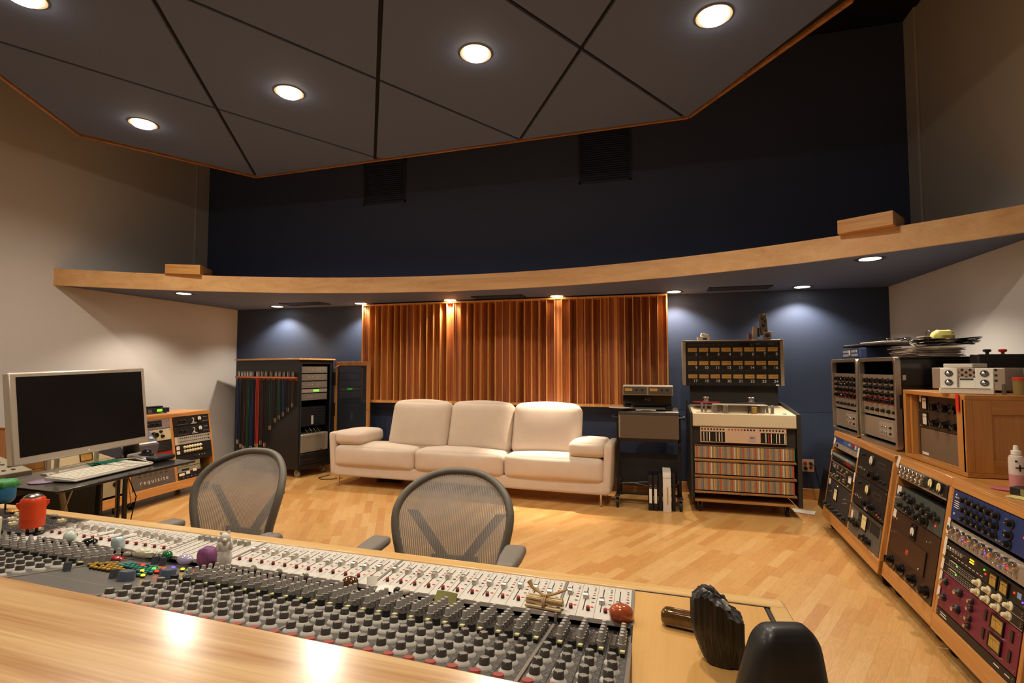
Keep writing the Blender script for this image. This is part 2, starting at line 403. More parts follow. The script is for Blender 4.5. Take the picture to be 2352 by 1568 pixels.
# lamps
GLOW = mat('lamp_glow', 'fff2dc', .5, emit='ffe6c4', est=38); GLOW2 = mat('lamp_glow_soffit', 'fff2dc', .5, emit='ffe9cc', est=22)
RING = mat('lamp_ring', '8a7a68', .4)
def light(name, parent, watts, ang, blend, z, size, col=(1, .885, .735)):
    l = bpy.data.lights.new(name, 'SPOT'); l.energy = watts; l.spot_size = radians(ang); l.spot_blend = blend; l.shadow_soft_size = size; l.color = col
    o = bpy.data.objects.new(name, l); COL.objects.link(o); o.parent = parent; o.location = (0, 0, z); return o
wheres = ['left end of the front row in the large ceiling panel', 'second from the left in the front row of the ceiling panel', 'third from the left in the front row of the ceiling panel', 'right end of the front row in the large ceiling panel', 'at the top left corner of the view in the ceiling panel', 'in the rear right of the large ceiling panel', 'added in the unseen front panel to light the near wood, on its left', 'added in the unseen front panel to light the near wood, on its right']
lm = None
for i, (x, y) in enumerate(CLOUD_LAMPS):
    if lm is None:
        lm = thing('ceiling_downlight', '', 'ceiling light', (x, y, ZC))
        MB().lathe([(.085, -.004), (.102, -.006), (.106, .0), (.085, .002), (.08, .02)], 32).build('trim_ring', RING, lm)
        MB().lathe([(.078, .01), (.083, -.006), (.072, -.022), (.045, -.032), (.012, -.036)], 32).build('lamp_bulb', GLOW, lm)
        light('lamp_light', lm, CAN_W, 150, .7, -.045, .06); L_ = lm
    else: L_ = dup(lm)
    L_.location = (x, y, ZC); tag(L_, 'glowing round recessed downlight, '+wheres[i], None, 'downlights in the ceiling panels')
ws = ['over the left wall, nearest the left end of the curved shelf', 'above the black equipment rack', 'at the upper left corner of the wooden diffuser', 'above the left third of the wooden diffuser', 'above the right third of the wooden diffuser', 'at the upper right corner of the wooden diffuser', 'above the multitrack tape recorder on the right', 'near the right wall in the curved soffit']
sf = None
for i, (x, y) in enumerate(SOFFIT_LAMPS):
    if sf is None:
        sf = thing('soffit_downlight', '', 'ceiling light', (x, y, ZS))
        MB().lathe([(.082, -.002), (.1, -.004), (.102, .0), (.082, .0)], 32).build('trim_ring', mat('soffit_ring', '3a3432', .4), sf)
        MB().lathe([(.0805, -.001), (.06, -.003), (.01, -.004)], 32).build('lamp_bulb', GLOW2, sf)
        light('lamp_light', sf, SOF_W, 125, .55, -.02, .03, (1, .86, .70)); L_ = sf
    else: L_ = dup(sf)
    if i == 4:     # this fitting holds a narrow, stronger lamp turned towards the sofa
        for q in L_.children:
            if q.type == 'LIGHT': q.data = q.data.copy(); q.data.energy = 520; q.data.spot_size = radians(48); q.data.spot_blend = .9; q.rotation_euler = (radians(-15), radians(1), 0)
    L_.location = (x, y, ZS); tag(L_, 'round soffit downlight '+ws[i], None, 'downlights under the curved shelf')
# wooden diffusers between the lamps: wells 0 1 4 2 2 4 1
CED = [wood('cedar_%d' % i, a, b, 2, rough=.45, coat=.1, contrast=.6) for i, (a, b) in enumerate((('dc9650', 'b86c30'), ('c07438', '964f22'), ('e8ad66', 'c8833f'), ('a25a2a', '7d3f1c')))]
dx0, dx1, dz0, dz1 = -3.585, .142, .915, 2.150; wl = (dx1-dx0-.03)/42; seq = [0, 1, 4, 2, 2, 4, 1]
rnd = random.Random(3)
for u in range(3):
    x0 = dx0+.015+u*14*wl; x1 = x0+14*wl-.0006
    d = thing('wood_diffuser', ['left of the three slatted cedar diffusers, behind the left back cushion of the sofa', 'middle of the three slatted cedar diffusers above the sofa', 'right of the three slatted cedar diffusers, behind the small tape recorder'][u], 'acoustic diffuser', (x0, YB-.001, dz0), group='cedar diffusers on the back wall')
    H_ = dz1-dz0; Dp = .20
    fr = MB().box(0, -Dp, 0, x1-x0, 0, .03).box(0, -Dp, H_-.018, x1-x0, 0, H_)
    if u == 0: fr.box(-.015, -Dp, 0, 0, 0, H_)
    if u == 2: fr.box(x1-x0, -Dp, 0, x1-x0+.015, 0, H_)
    fr.build('frame', CED[2], d, smooth=False)
    for i in range(14):
        xa = i*wl; dep = .012+seq[i % 7]*.043
        MB().box(max(0, xa-.0045), -Dp+.001, .03, xa+.0045, -.002, H_-.018).build('fin', CED[2], d, smooth=False)
        b_ = MB()   # the well's back, three ribs wide
        k = 3; ww = (wl-.007)/k
        for j in range(k): b_.m(CED[rnd.choice((0, 1, 1, 3, 3, 1))]).box(xa+.0035+j*ww, -Dp+dep+(.004 if j % 2 else 0), .03, xa+.0035+(j+1)*ww-.0008, -.002, H_-.018)
        b_.build('well', None, d, smooth=False)
# ================================================================== THE MIXING CONSOLE
CO = Vector((-.058, 1.342, 0)); CR = radians(-2.4); CM = Matrix.Translation(CO) @ Matrix.Rotation(CR, 4, 'Z')
CMI = CM.inverted()
def cp(u, v, z=0): return (u-.056*v, v, z)
SL = .2126; SA = math.atan(SL)
def zs(v): return .785 + max(0, (-v-.2))*SL
console = thing('mixing_console', 'long grey mixing console with oak armrest, white fader strips and rows of knobs', 'mixing console', M=CM)
def qbox(mb, u0, u1, v0, v1, z0, z1):
    vs = [cp(u, v, z) for u in (u0, u1) for v in (v0, v1) for z in (z0, z1)]
    return mb.add(vs, [(0, 1, 3, 2), (4, 6, 7, 5), (0, 4, 5, 1), (2, 3, 7, 6), (0, 2, 6, 4), (1, 5, 7, 3)])
def qtop(mb, u0, u1, v0, v1, dz=.0006, base=zs):
    return mb.add([cp(u0, v0, base(v0)+dz), cp(u1, v0, base(v0)+dz), cp(u1, v1, base(v1)+dz), cp(u0, v1, base(v1)+dz)], [(0, 1, 2, 3)])
CTOP = wood('console_oak', 'e2bd88', 'ae7c48', 0, scale=.55, rough=.24, coat=.4, contrast=.55)
CRAIL = wood('rail_oak', 'e6c083', 'd0a05c', 0, scale=1.2, rough=.35, coat=.3, contrast=.8)
PANEL = mat('module_grey', '55524e', .45); STRIPM = mat('fader_plate', 'd3ccc0', .45); GAP = mat('dark_gap', '1b1715', .6)
TICK = mat('tick_white', 'b4aea4', .6); KG = mat('knob_grey', '8b857d', .45); KD = mat('knob_dark', '4d4843', .45); KB = mat('knob_black', '191816', .4)
SK = mat('knob_skirt', 'c9c3b8', .5); YC = mat('yellow_cap', 'dbd69a', .45)
LEFT = -2.62
# body, armrest, wood cap, side wing
b = MB(); qbox(b, LEFT, 0.0, -.95, -.01, .60, .775); b.build('body', mat('console_body', '2e2a26', .5), console, smooth=False)
b = MB(); qbox(b, LEFT, .34, .0, .046, .72, .802); b.build('armrest', CRAIL, console, bev=.004)
# foreground oak cap, sloping down towards the camera
b = MB(); zf, zn = .902, .846
pts = [(-3.0, -.58), (.05, -.605)]
vs = []
for (u, v) in ((-3.0, -.575), (.06, -.608), (.06, -1.08), (-3.0, -1.06)):
    z = zf-(.12*(-v-.59)); vs += [cp(u, v, z), cp(u, v, z-.035)]
b.add(vs, [(0, 2, 4, 6), (1, 7, 5, 3), (0, 1, 3, 2), (2, 3, 5, 4), (4, 5, 7, 6), (6, 7, 1, 0)]); b.build('top_cap', CTOP, console, bev=.004)
b = MB(); qbox(b, -3.0, .06, -.625, -.60, .80, .87); qbox(b, -2.98, .04, -1.05, -.63, .05, .80); b.build('rear_housing', mat('console_body', '', .5), console, smooth=False)
for u in (-2.3, -1.2, -.12):
    b = MB(); qbox(b, u-.05, u+.05, -.6, -.1, 0, .60); b.build('pedestal', mat('console_body', '', .5), console, smooth=False)
WINGW = wood('wing_oak', 'e0b06c', 'cd9850', 1, scale=.5, rough=.3, coat=.4, contrast=.9)
b = MB(); qbox(b, .003, .2925, -.95, -.004, .76, .80); b.build('wing_top', WINGW, console, bev=.001)
b = MB(); b.m(mat('groove_steel', '6a635b', .35, .8)); qbox(b, .2955, .3015, -.95, .034, .765, .7995); b.m(GAP); qbox(b, .2925, .3045, -.95, .0, .762, .798); qbox(b, .003, .306, -.0045, -.0005, .79, .8008); b.build('groove', None, console, smooth=False)
b = MB()
prof = [cp(.3045, -.95), cp(.3045, .047)]+[cp(.325+.018*sin(a), .029+.018*cos(a)) for a in [radians(k) for k in range(0, 91, 15)]]+[cp(.345, -.95)]
b.prism([(p[0], p[1]) for p in prof], .60, .801); b.build('side_rail', CRAIL, console, bev=.004)
b = MB(); qbox(b, .02, .32, -.92, -.02, .0, .76); b.build('wing_cabinet', RACKV, console, smooth=False)
# fader plates, marks, caps
BAYS = [(-.166, 0, 4), (-.645, -.166, 12), (-1.128, -.645, 12), (-1.372, -1.128, 0), (-1.92, -1.372, 14)]
FZ = .8
fcap = MB(); fcap.m(mat('fader_cap', 'c4beb4', .25, .7)).prism([(-.010, 0), (.010, 0), (.0085, .010), (.003, .0125), (-.003, .0125), (-.0085, .010)], -.0055, .0055, axis=0); fcap.m(DGREY).boxc((0, 0, .0127), (.0115, .0012, .0004))
def proto(mb, name, mt=None, bev=0):
    o = mb.build(name, mt, None, local=True, bev=bev); me = o.data; bpy.data.objects.remove(o); return me
FCAP = proto(fcap, 'fader_cap'); RKNOB = proto(MB().m(mat('red_cap', 'a3281d', .35)).lathe([(.0042, .004), (.0042, .009), (.0035, .0095)], 12).m(KB).lathe([(.0045, 0), (.0045, .0045)], 12), 'button')
GFC = proto(MB().m(mat('grey_fader', '9b968a', .5)).prism([(-.009, 0), (.009, 0), (.007, .012), (-.007, .012)], -.006, .006, axis=0), 'fader')
def inst(me, name, M, parent):
    o = bpy.data.objects.new(name, me); COL.objects.link(o); o.parent = parent; o.matrix_local = M; return o
def many(name, me, Ms, parent, limit=100):
    """the ones that show largest as parts, the others as one part"""
    PM = parent.matrix_world if parent.parent is None else parent.matrix_world
    cams = Vector((0, 0, CH)); Ms = sorted(Ms, key=lambda m: ((CM @ m.translation)-cams).length)
    inside, outside = [], []
    for m in Ms:
        p = CM @ m.translation - cams; F = ray(1176, 784); R = Vector((cos(YAW), sin(YAW), 0)); d = p.dot(F)
        x = 1176+FPX*p.dot(R)/d; y = 784-FPX*p.dot(R.cross(F))/d
        (inside if (-20 < x < 2370 and y < 1580) else outside).append(m)
    big = inside[:limit]; rest = inside[limit:]+outside
    for m in big: inst(me, name, m, parent)
    if rest:
        vs, fs, mi = [], [], []
        pv = [v.co.copy() for v in me.vertices]; pf = [(tuple(p.vertices), p.material_index) for p in me.polygons]
        for m in rest:
            o = len(vs); vs += [m @ q for q in pv]
            for f, k in pf: fs.append([i+o for i in f]); mi.append(k)
        m2 = bpy.data.meshes.new(name+'s'); m2.from_pydata([tuple(q) for q in vs], [], fs)
        for q in me.materials: m2.materials.append(q)
        m2.polygons.foreach_set('material_index', mi); m2.polygons.foreach_set('use_smooth', [True]*len(fs)); m2.set_sharp_from_angle(angle=radians(38)); m2.update()
        ob = bpy.data.objects.new(name+'s', m2); COL.objects.link(ob); ob.parent = parent; ob['kind'] = 'stuff'
MG = mat('mark_grey', '6f685f', .5); MGR = mat('mark_olive', '8a7f45', .5); MR = mat('mark_red', 'd63a30', .4); MK = mat('mark_black', '1b1816', .5); SEAM = mat('seam', '6d655b', .6)
chans = []; caps = []; reds = []; greys = []; blks = []; conc = []; pins = []; yels = []; rlow = []; rled = []
TI = Matrix.Rotation(-SA, 4, 'X')
rn = random.Random(11)
def disc(mb, u, v, r, r2=None, dz=.0007, base=lambda v: FZ):
    r2 = r2 or r; k = 8
    mb.add([cp(u+r*cos(2*pi*i/k), v+r2*sin(2*pi*i/k), base(v)+dz) for i in range(k)], [list(range(k))])
for bi, (u0, u1, nc) in enumerate(BAYS):
    m = MB().m(STRIPM); qbox(m, u0+.004, u1-.004, -.176, -.003, .79, FZ)
    if nc == 0:   # group faders
        for k in range(8):
            u = u0+.018+k*.0265; m.m(MK); qtop(m, u-.0012, u+.0012, -.155, -.03, base=lambda v: FZ); m.m(SEAM); qtop(m, u+.0125, u+.0132, -.172, -.006, base=lambda v: FZ)
            inst(GFC, 'group_fader', Matrix.Translation(cp(u, -.038-.0015*(k % 3), FZ)), console)
    else:
        p = (u1-u0-.008)/nc
        for k in range(nc):
            u = u0+.004+k*p; vsl = rn.uniform(-.088, -.068)
            if bi == 0: vsl = (-.066, -.078, -.098, -.108)[k]
            m.m(SEAM); qtop(m, u-.0003, u+.0004, -.175, -.004, base=lambda v: FZ)
            us = u+.33*p; m.m(MK); qtop(m, us-.0011, us+.0011, -.145, -.022, base=lambda v: FZ)
            for vv, mm, r in ((-.02, MG, .0022), (-.03, MG, .0026), (-.036, MG, .0022), (-.05, MGR, .0026), (-.063, MR, .0032), (-.079, MK, .0034), (-.1, MG, .0034), (-.125, MR, .0036)):
                m.m(mm); disc(m, u+.80*p, vv, r*1.25, r*.75)
            m.m(MG); qtop(m, u+.2*p, u+.3*p, -.012, -.011, base=lambda v: FZ); qtop(m, u+.6*p, u+.7*p, -.012, -.011, base=lambda v: FZ)
            for t in range(5): qtop(m, us+.005, us+.008, -.04-t*.022, -.0395-t*.022, base=lambda v: FZ)
            inst(FCAP, 'fader_cap', Matrix.Translation(cp(us, vsl, FZ)), console)
            inst(RKNOB, 'mute_button', Matrix.Translation(cp(u+.62*p, -.142, FZ)), console)
            chans.append((u, p, bi))
    m.build('fader_panel', None, console, smooth=False)
# more channels to the left, under the switch panel
for k in range(15): chans.append((-1.925-(k+1)*.0392, .0392, 5))
MU0 = -1.437
chans = [c for c in chans if not (c[2] == 4 and c[0]+c[1] > MU0)]
# sloping module panels
for bi, (u0, u1) in enumerate([(-.166, 0), (-.645, -.166), (-1.128, -.645), (-1.92, MU0), (-2.62, -1.925)]):
    m = MB().m(GAP); qbox(m, u0, u1, -.205, -.178, .76, .782 if bi < 4 else .79)
    m.m(PANEL); vs = []
    for (u, v) in ((u0+.003, -.62), (u1-.003, -.62), (u1-.003, -.203), (u0+.003, -.203)): vs += [cp(u, v, zs(v)), cp(u, v, .74)]
    m.add(vs, [(0, 2, 4, 6), (1, 7, 5, 3), (0, 1, 3, 2), (2, 3, 5, 4), (4, 5, 7, 6), (6, 7, 1, 0)])
    for (u, p, b_) in chans:
        if not (u0-.001 <= u < u1): continue
        m.m(GAP); qtop(m, u-.0005, u+.0006, -.62, -.205)
        m.m(TICK); qtop(m, u+.25*p, u+.9*p, -.211, -.206); qtop(m, u+.04*p, u+.96*p, -.3375, -.3365)
        for vv, rr in ((-.350, .0145), (-.385, .0165), (-.4275, .0165), (-.470, .0165), (-.5125, .0165)):
            for t in range(11):
                a = radians(-50+t*28); uu, v2 = u+.43*p+cos(a)*rr, vv+sin(a)*rr
                qtop(m, uu-.0008, uu+.0008, v2-.0008, v2+.0008)
        for t in range(9):
            v2 = -.365-t*.026; qtop(m, u+.84*p, u+.96*p, v2, v2+.0012); qtop(m, u+.86*p, u+.93*p, v2+.006, v2+.007)
        for t in range(12):
            v2 = -.225-t*.009; qtop(m, u+.28*p, u+.36*p, v2, v2+.001)
    m.build('module_panel', None, console, smooth=False)
for (u, p, bi) in chans:
    T = lambda uu, v, dz=0: Matrix.Translation(cp(u+uu*p, v, zs(v)+dz)) @ TI
    for k in range(5): conc.append(T(.74, -.234-k*.0215))
    for k in range(4): greys.append(T(.43+.05*((k % 2)*2-1), -.385-k*.0425))
    blks.append(T(.43, -.350)); yels.append(T(.80, -.338)); rlow.append(T(.43, -.556)); rled.append(T(.62, -.209))
    for k in range(7): pins.append(T(.16, -.225-k*.015)); pins.append(T(.42+.04*(k % 2), -.228-k*.015))
CONC = proto(MB().m(KG).lathe([(.0078, 0), (.0078, .001), (.0074, .017), (.0062, .0175), (.0057, .0185), (.0050, .031), (.0046, .0315)], 14).m(SK).lathe([(.0080, .0165), (.0078, .0173)], 14).m(mat('knob_cap_light', 'b5afa5', .5)).lathe([(.0048, .0313), (.0036, .0322)], 12), 'concentric')
GRY = proto(MB().m(SK).lathe([(.0138, 0), (.0134, .003), (.0098, .0065)], 18).m(KD).lathe([(.0092, .005), (.0086, .016), (.0078, .0175)], 18).m(mat('knob_cap_grey', '8a847c', .5)).lathe([(.0079, .0173), (.006, .0181)], 16).m(TICK).boxc((.0, -.0084, .0165), (.001, .002, .002)), 'knob')
BKN = proto(MB().m(SK).lathe([(.0118, 0), (.0112, .003), (.009, .005)], 16).m(KB).lathe([(.0092, .005), (.0088, .0175), (.0078, .0185)], 16), 'bknob')
YEL = proto(MB().m(KB).boxc((0, 0, .003), (.009, .012, .008)).m(YC).boxc((0, 0, .0085), (.0085, .0115, .003)), 'ycap')
PIN = proto(MB().m(CHROME).lathe([(.0018, 0), (.0018, .002), (.0010, .003), (.0014, .0105), (.0008, .0115)], 8), 'pin')
RLO = proto(MB().m(mat('dusty_red', 'a4504a', .45)).lathe([(.0125, 0), (.0122, .004), (.010, .0065), (.009, .012)], 16), 'redlow')
RLED = proto(MB().m(mat('red_lens', 'c8281e', .3, emit='ff2a18', est=.35)).boxc((0, 0, .003), (.007, .005, .006)), 'redled')
many('concentric_knob', CONC, conc, console); many('rotary_knob', GRY, greys, console); many('black_knob', BKN, blks, console)
many('button_cap', YEL, yels, console); many('toggle_switch', PIN, pins, console); many('red_knob', RLO, rlow, console); many('signal_light', RLED, rled, console)
DIV = mat('divider_alu', 'aaa49a', .35, .6)
for u in (0.0, -.166, -.645, -1.128, -1.372, -1.9225):
    m = MB(); qbox(m, u-.0035, u+.0035, -.185, -.002, .78, .8018)
    if u == -1.372: u = MU0
    vs = []
    for (uu, v) in ((u-.003, -.62), (u+.003, -.62), (u+.003, -.203), (u-.003, -.203)): vs += [cp(uu, v, zs(v)+.003), cp(uu, v, .76)]
    m.add(vs, [(0, 2, 4, 6), (1, 7, 5, 3), (0, 1, 3, 2), (2, 3, 5, 4), (4, 5, 7, 6), (6, 7, 1, 0)]); m.build('divider_strip', DIV, console, smooth=False)
m = MB(); qbox(m, .0005, .003, -.62, -.003, .74, .7995); m.build('edge_gap', GAP, console, smooth=False)
# master section
m = MB().m(mat('master_grey', '6d6a66', .3)); vs = []
for (u, v) in ((MU0+.003, -.62), (-1.131, -.62), (-1.131, -.203), (MU0+.003, -.203)): vs += [cp(u, v, zs(v)), cp(u, v, .74)]
m.add(vs, [(0, 2, 4, 6), (1, 7, 5, 3), (0, 1, 3, 2), (2, 3, 5, 4), (4, 5, 7, 6), (6, 7, 1, 0)]); m.m(GAP); qbox(m, MU0+.003, -1.131, -.205, -.178, .76, .782)
m.m(TICK); qtop(m, MU0+.006, -1.134, -.452, -.4512); qtop(m, MU0+.006, -1.134, -.262, -.2613)
m.build('master_panel', None, console, smooth=False)
def btn(col, lit=False): return proto(MB().m(KB).lathe([(.0052, 0), (.0052, .005)], 12).m(col).lathe([(.0048, .005), (.0048, .0085), (.004, .0092)], 12), 'btn')
BT = {'y': btn(mat('button_amber', 'c79a2e', .4)), 't': btn(mat('button_teal', '2f8f85', .4)), 'r': btn(mat('button_red', 'b8322a', .4)), 'R': btn(LEDR), 'G': btn(LEDG), 'Y': btn(LEDY), 'k': btn(DGREY), 'P': btn(LEDP)}
rows = [(-.268, '....ttrRkttyRRr...'), (-.285, '..y.tttttttGttr...'), (-.302, '.yyytttttttttRr...'), (-.319, 'yy.yyyy..ktYtt....'), (-.336, 'yy.yyyyyyyy.kt....'), (-.353, '..yyyyyyy..yktY...')]
for v, s_ in rows:
    for k, c in enumerate(s_):
        if c != '.': inst(BT[c], 'master_button', Matrix.Translation(cp(-1.425+k*.0155, v, zs(v))) @ TI, console)
for k, c in enumerate('PYGR'):
    inst(BT[c], 'indicator_button', Matrix.Translation(cp(-1.23+k*.022+.012*(k > 0), -.247, zs(-.247))) @ TI, console)
BIGK = proto(MB().m(mat('blue_grey_knob', '4c5566', .4)).lathe([(.019, 0), (.018, .020), (.0165, .0225), (.015, .023)], 24), 'bigknob')
for u, v in ((-1.215, -.392), (-1.158, -.325)): inst(BIGK, 'monitor_knob', Matrix.Translation(cp(u, v, zs(v))) @ TI, console)
SMK = proto(MB().m(mat('slate_cap', '474a50', .4)).boxc((0, 0, .011), (.012, .013, .022)), 'smk')
for u, v in ((-1.33, -.222), (-1.30, -.222), (-1.415, -.40), (-1.255, -.395)): inst(SMK, 'switch_cap', Matrix.Translation(cp(u, v, zs(v))) @ TI, console)
# dark computer / switch panel at the left
m = MB().m(mat('switch_panel', '2a2523', .35)); qbox(m, -2.62, -1.927, -.176, -.003, .77, .799)
m.m(DIV); qbox(m, -2.23, -2.227, -.176, -.003, .795, .8); qbox(m, -2.62, -1.93, -.088, -.086, .795, .7997)
m.m(TICK)
for i in range(34):
    for j in range(11):
        if rn.random() < .6: disc(m, -1.94-i*.011, -.012-j*.0155, .0016, base=lambda v: .799)
m.build('switch_panel', None, console, smooth=False)
def sw(): return proto(MB().m(CREAM).prism([(-.011, 0), (.011, 0), (.011, .008), (.005, .0105), (.0, .007), (-.005, .0105), (-.011, .008)], -.0075, .0075, axis=0), 'sw')
SW = sw()
for u, v in ((-2.0, -.045), (-1.965, -.138), (-2.02, -.142), (-2.055, -.128), (-2.13, -.12), (-2.11, -.055), (-2.17, -.05), (-2.2, -.085), (-2.15, -.085), (-2.25, -.035), (-2.21, -.025), (-2.09, -.09)):
    inst(SW, 'rocker_switch', Matrix.Translation(cp(u, v, .799)), console)
# ================================================================== RACKS AND THEIR GEAR
PR = {}
def knob_mesh(style, r):
    k = (style, round(r, 4))
    if k in PR: return PR[k]
    m = MB(); S = 16
    def P(*a): return [(x*r, -y*r) for x, y in a]
    if style == 'black': m.m(KB).lathe(P((1, 0), (.98, .25), (.72, .35), (.66, 1.25), (.5, 1.32)), S, ax='y').m(TICK).boxc((0, -1.33*r, .3*r), (.1*r, .05*r, .5*r))
    elif style == 'gloss': m.m(BLKG).lathe(P((1.15, 0), (1.15, .2), (.8, .3), (.8, 1.3), (.6, 1.42)), S, ax='y').m(BLKG).boxc((0, -1.3*r, 0), (.35*r, .5*r, 1.5*r))
    elif style == 'chrome': m.m(CHROME).lathe(P((1, 0), (1, .9), (.85, 1.15)), S, ax='y').m(STEEL).lathe(P((.8, 1.14), (.6, 1.2)), S, ax='y')
    elif style == 'cream': m.m(CREAM).lathe(P((1.25, 0), (1.2, .25), (.75, .5), (.62, 1.5), (.5, 1.62)), S, ax='y').m(KB).boxc((0, -.5*r, 1.0*r), (.08*r, .1*r, .4*r))
    elif style == 'topper': m.m(KB).lathe(P((1, 0), (.95, .7), (.8, .9)), S, ax='y').m(CHROME).lathe(P((.7, .88), (.66, 1.5), (.5, 1.6)), S, ax='y')
    elif style == 'toggle': m.m(CHROME).lathe(P((1, 0), (1, .3)), 10, ax='y').lathe(P((.35, .2), (.5, 1.9), (.3, 2.1)), 8, ax='y')
    elif style == 'grey': m.m(KG).lathe(P((1, 0), (.9, 1.1), (.75, 1.2)), S, ax='y').m(TICK).boxc((0, -1.2*r, .4*r), (.1*r, .05*r, .5*r))
    elif style == 'silver': m.m(mat('pale_alu', 'cfc9c0', .3, .6)).lathe(P((1, 0), (.95, 1.2), (.8, 1.3)), S, ax='y')
    PR[k] = proto(m, style+'_knob'); return PR[k]
class Dev:
    """one piece of rack gear: local x to the right, z up the face, -y out of the face"""
    def __init__(s, M, name, label, cat, w, h, pm, depth=.09, group=None, lip=True):
        s.root = thing(name, label, cat, M=M, group=group); s.w = w; s.h = h
        m = MB().m(pm).box(0, -.003, 0, w, .002, h)
        m.m(STEEL)
        if lip:
            for x in (.012, w-.012):
                for z in (.012, h-.012): m.lathe([(.004, -.003), (.0035, -.005)], 8, ax='y', c=(x, 0, z))
        s.front = m.build('front_panel', None, s.root, smooth=False)
        MB().box(.03, .002, .004, w-.03, depth, h-.004).build('chassis', DGREY, s.root, smooth=False)
    def knob(s, st, x, z, r, name='knob', rot=0):
        M = Matrix.Translation((x, -.003, z)) @ Matrix.Rotation(rot, 4, 'Y'); inst(knob_mesh(st, r), name, M, s.root); return s
    def knobs(s, st, xs, zs_, r, name='knob'):
        for z in zs_:
            for x in xs: s.knob(st, x, z, r, name, rn.uniform(-2, 2) if st in ('black', 'gloss', 'cream', 'grey') else 0)
        return s
    def scale(s, x, z, r, n=9, mt=None):
        mt = mt or TICK; m = MB()
        for t in range(n):
            a = radians(-40+t*260/(n-1)); m.boxc((x+cos(a)*r, -.0034, z+sin(a)*r), (.0022, .001, .0022))
        m.build('dial_marks', mt, s.root, smooth=False); return s
    def meter(s, x, z, w, h, face=None, fr=None):
        face = face or METERY; f = MB().m(fr or BLK)
        f.box(x-w/2-.006, -.010, z-h/2-.006, x-w/2, -.003, z+h/2+.006).box(x+w/2, -.010, z-h/2-.006, x+w/2+.006, -.003, z+h/2+.006).box(x-w/2, -.010, z+h/2, x+w/2, -.003, z+h/2+.006).box(x-w/2, -.010, z-h/2-.006, x+w/2, -.003, z-h/2)
        fo = f.build('meter_frame', None, s.root, smooth=False)
        m = MB().m(face).box(x-w/2, -.007, z-h/2, x+w/2, -.003, z+h/2).m(KB).add([(x, -.0075, z-h*.4), (x+.001, -.0075, z-h*.4), (x-w*.2, -.0075, z+h*.3), (x-w*.2-.001, -.0075, z+h*.3)], [(0, 1, 2, 3)])
        for t in range(7): m.boxc((x-w*.35+t*w*.115, -.0074, z+h*.2+.02*h*(3-abs(t-3))), (.0012, .0006, h*.12))
        m.build('meter_face', None, fo, smooth=False); return s
    def rmeter(s, x, z, r, face=None):
        fo = MB().lathe([(r*1.25, -.003), (r*1.2, -.012), (r*1.0, -.014)], 24, c=(x, 0, z), ax='y').build('meter_frame', BLK, s.root)
        m = MB().m(face or METERW).lathe([(r, -.0141), (r*.98, -.0148)], 24, c=(x, 0, z), ax='y').m(KB).boxc((x+r*.1, -.0152, z), (.0012, .0004, r*1.2)).lathe([(r*.3, -.0149), (r*.28, -.0155)], 12, c=(x, 0, z-r*.75), ax='y')
        m.build('meter_face', None, fo); return s
    def plate(s, x0, z0, x1, z1, mt, name='panel_inset', t=.0008, y=-.003):
        MB().box(x0, y-t, z0, x1, y, z1).build(name, mt, s.root, smooth=False); return s
    def led(s, x, z, mt, r=.003): MB().lathe([(r, -.003), (r*.8, -.0055)], 8, c=(x, 0, z), ax='y').build('indicator_light', mt, s.root); return s
    def button(s, x, z, w, h, mt, name='button'): MB().box(x-w/2, -.009, z-h/2, x+w/2, -.003, z+h/2).build(name, mt, s.root, smooth=False); return s
    def lines(s, rects, mt, name='printed_marks'):
        m = MB()
        for (x0, z0, x1, z1) in rects: m.box(x0, -.0036, z0, x1, -.003, z1)
        m.build(name, mt, s.root, smooth=False); return s
    def text(s, body, x, z, size, mt=None, bold=0, align='CENTER'):
        M = Matrix.Translation((x, -.0034, z)) @ Matrix.Rotation(pi/2, 4, 'X'); text('lettering', body, size, M, mt or TICK, s.root, align, bold); return s
def lin(a, b, n): return [a+(b-a)*i/(n-1) for i in range(n)]
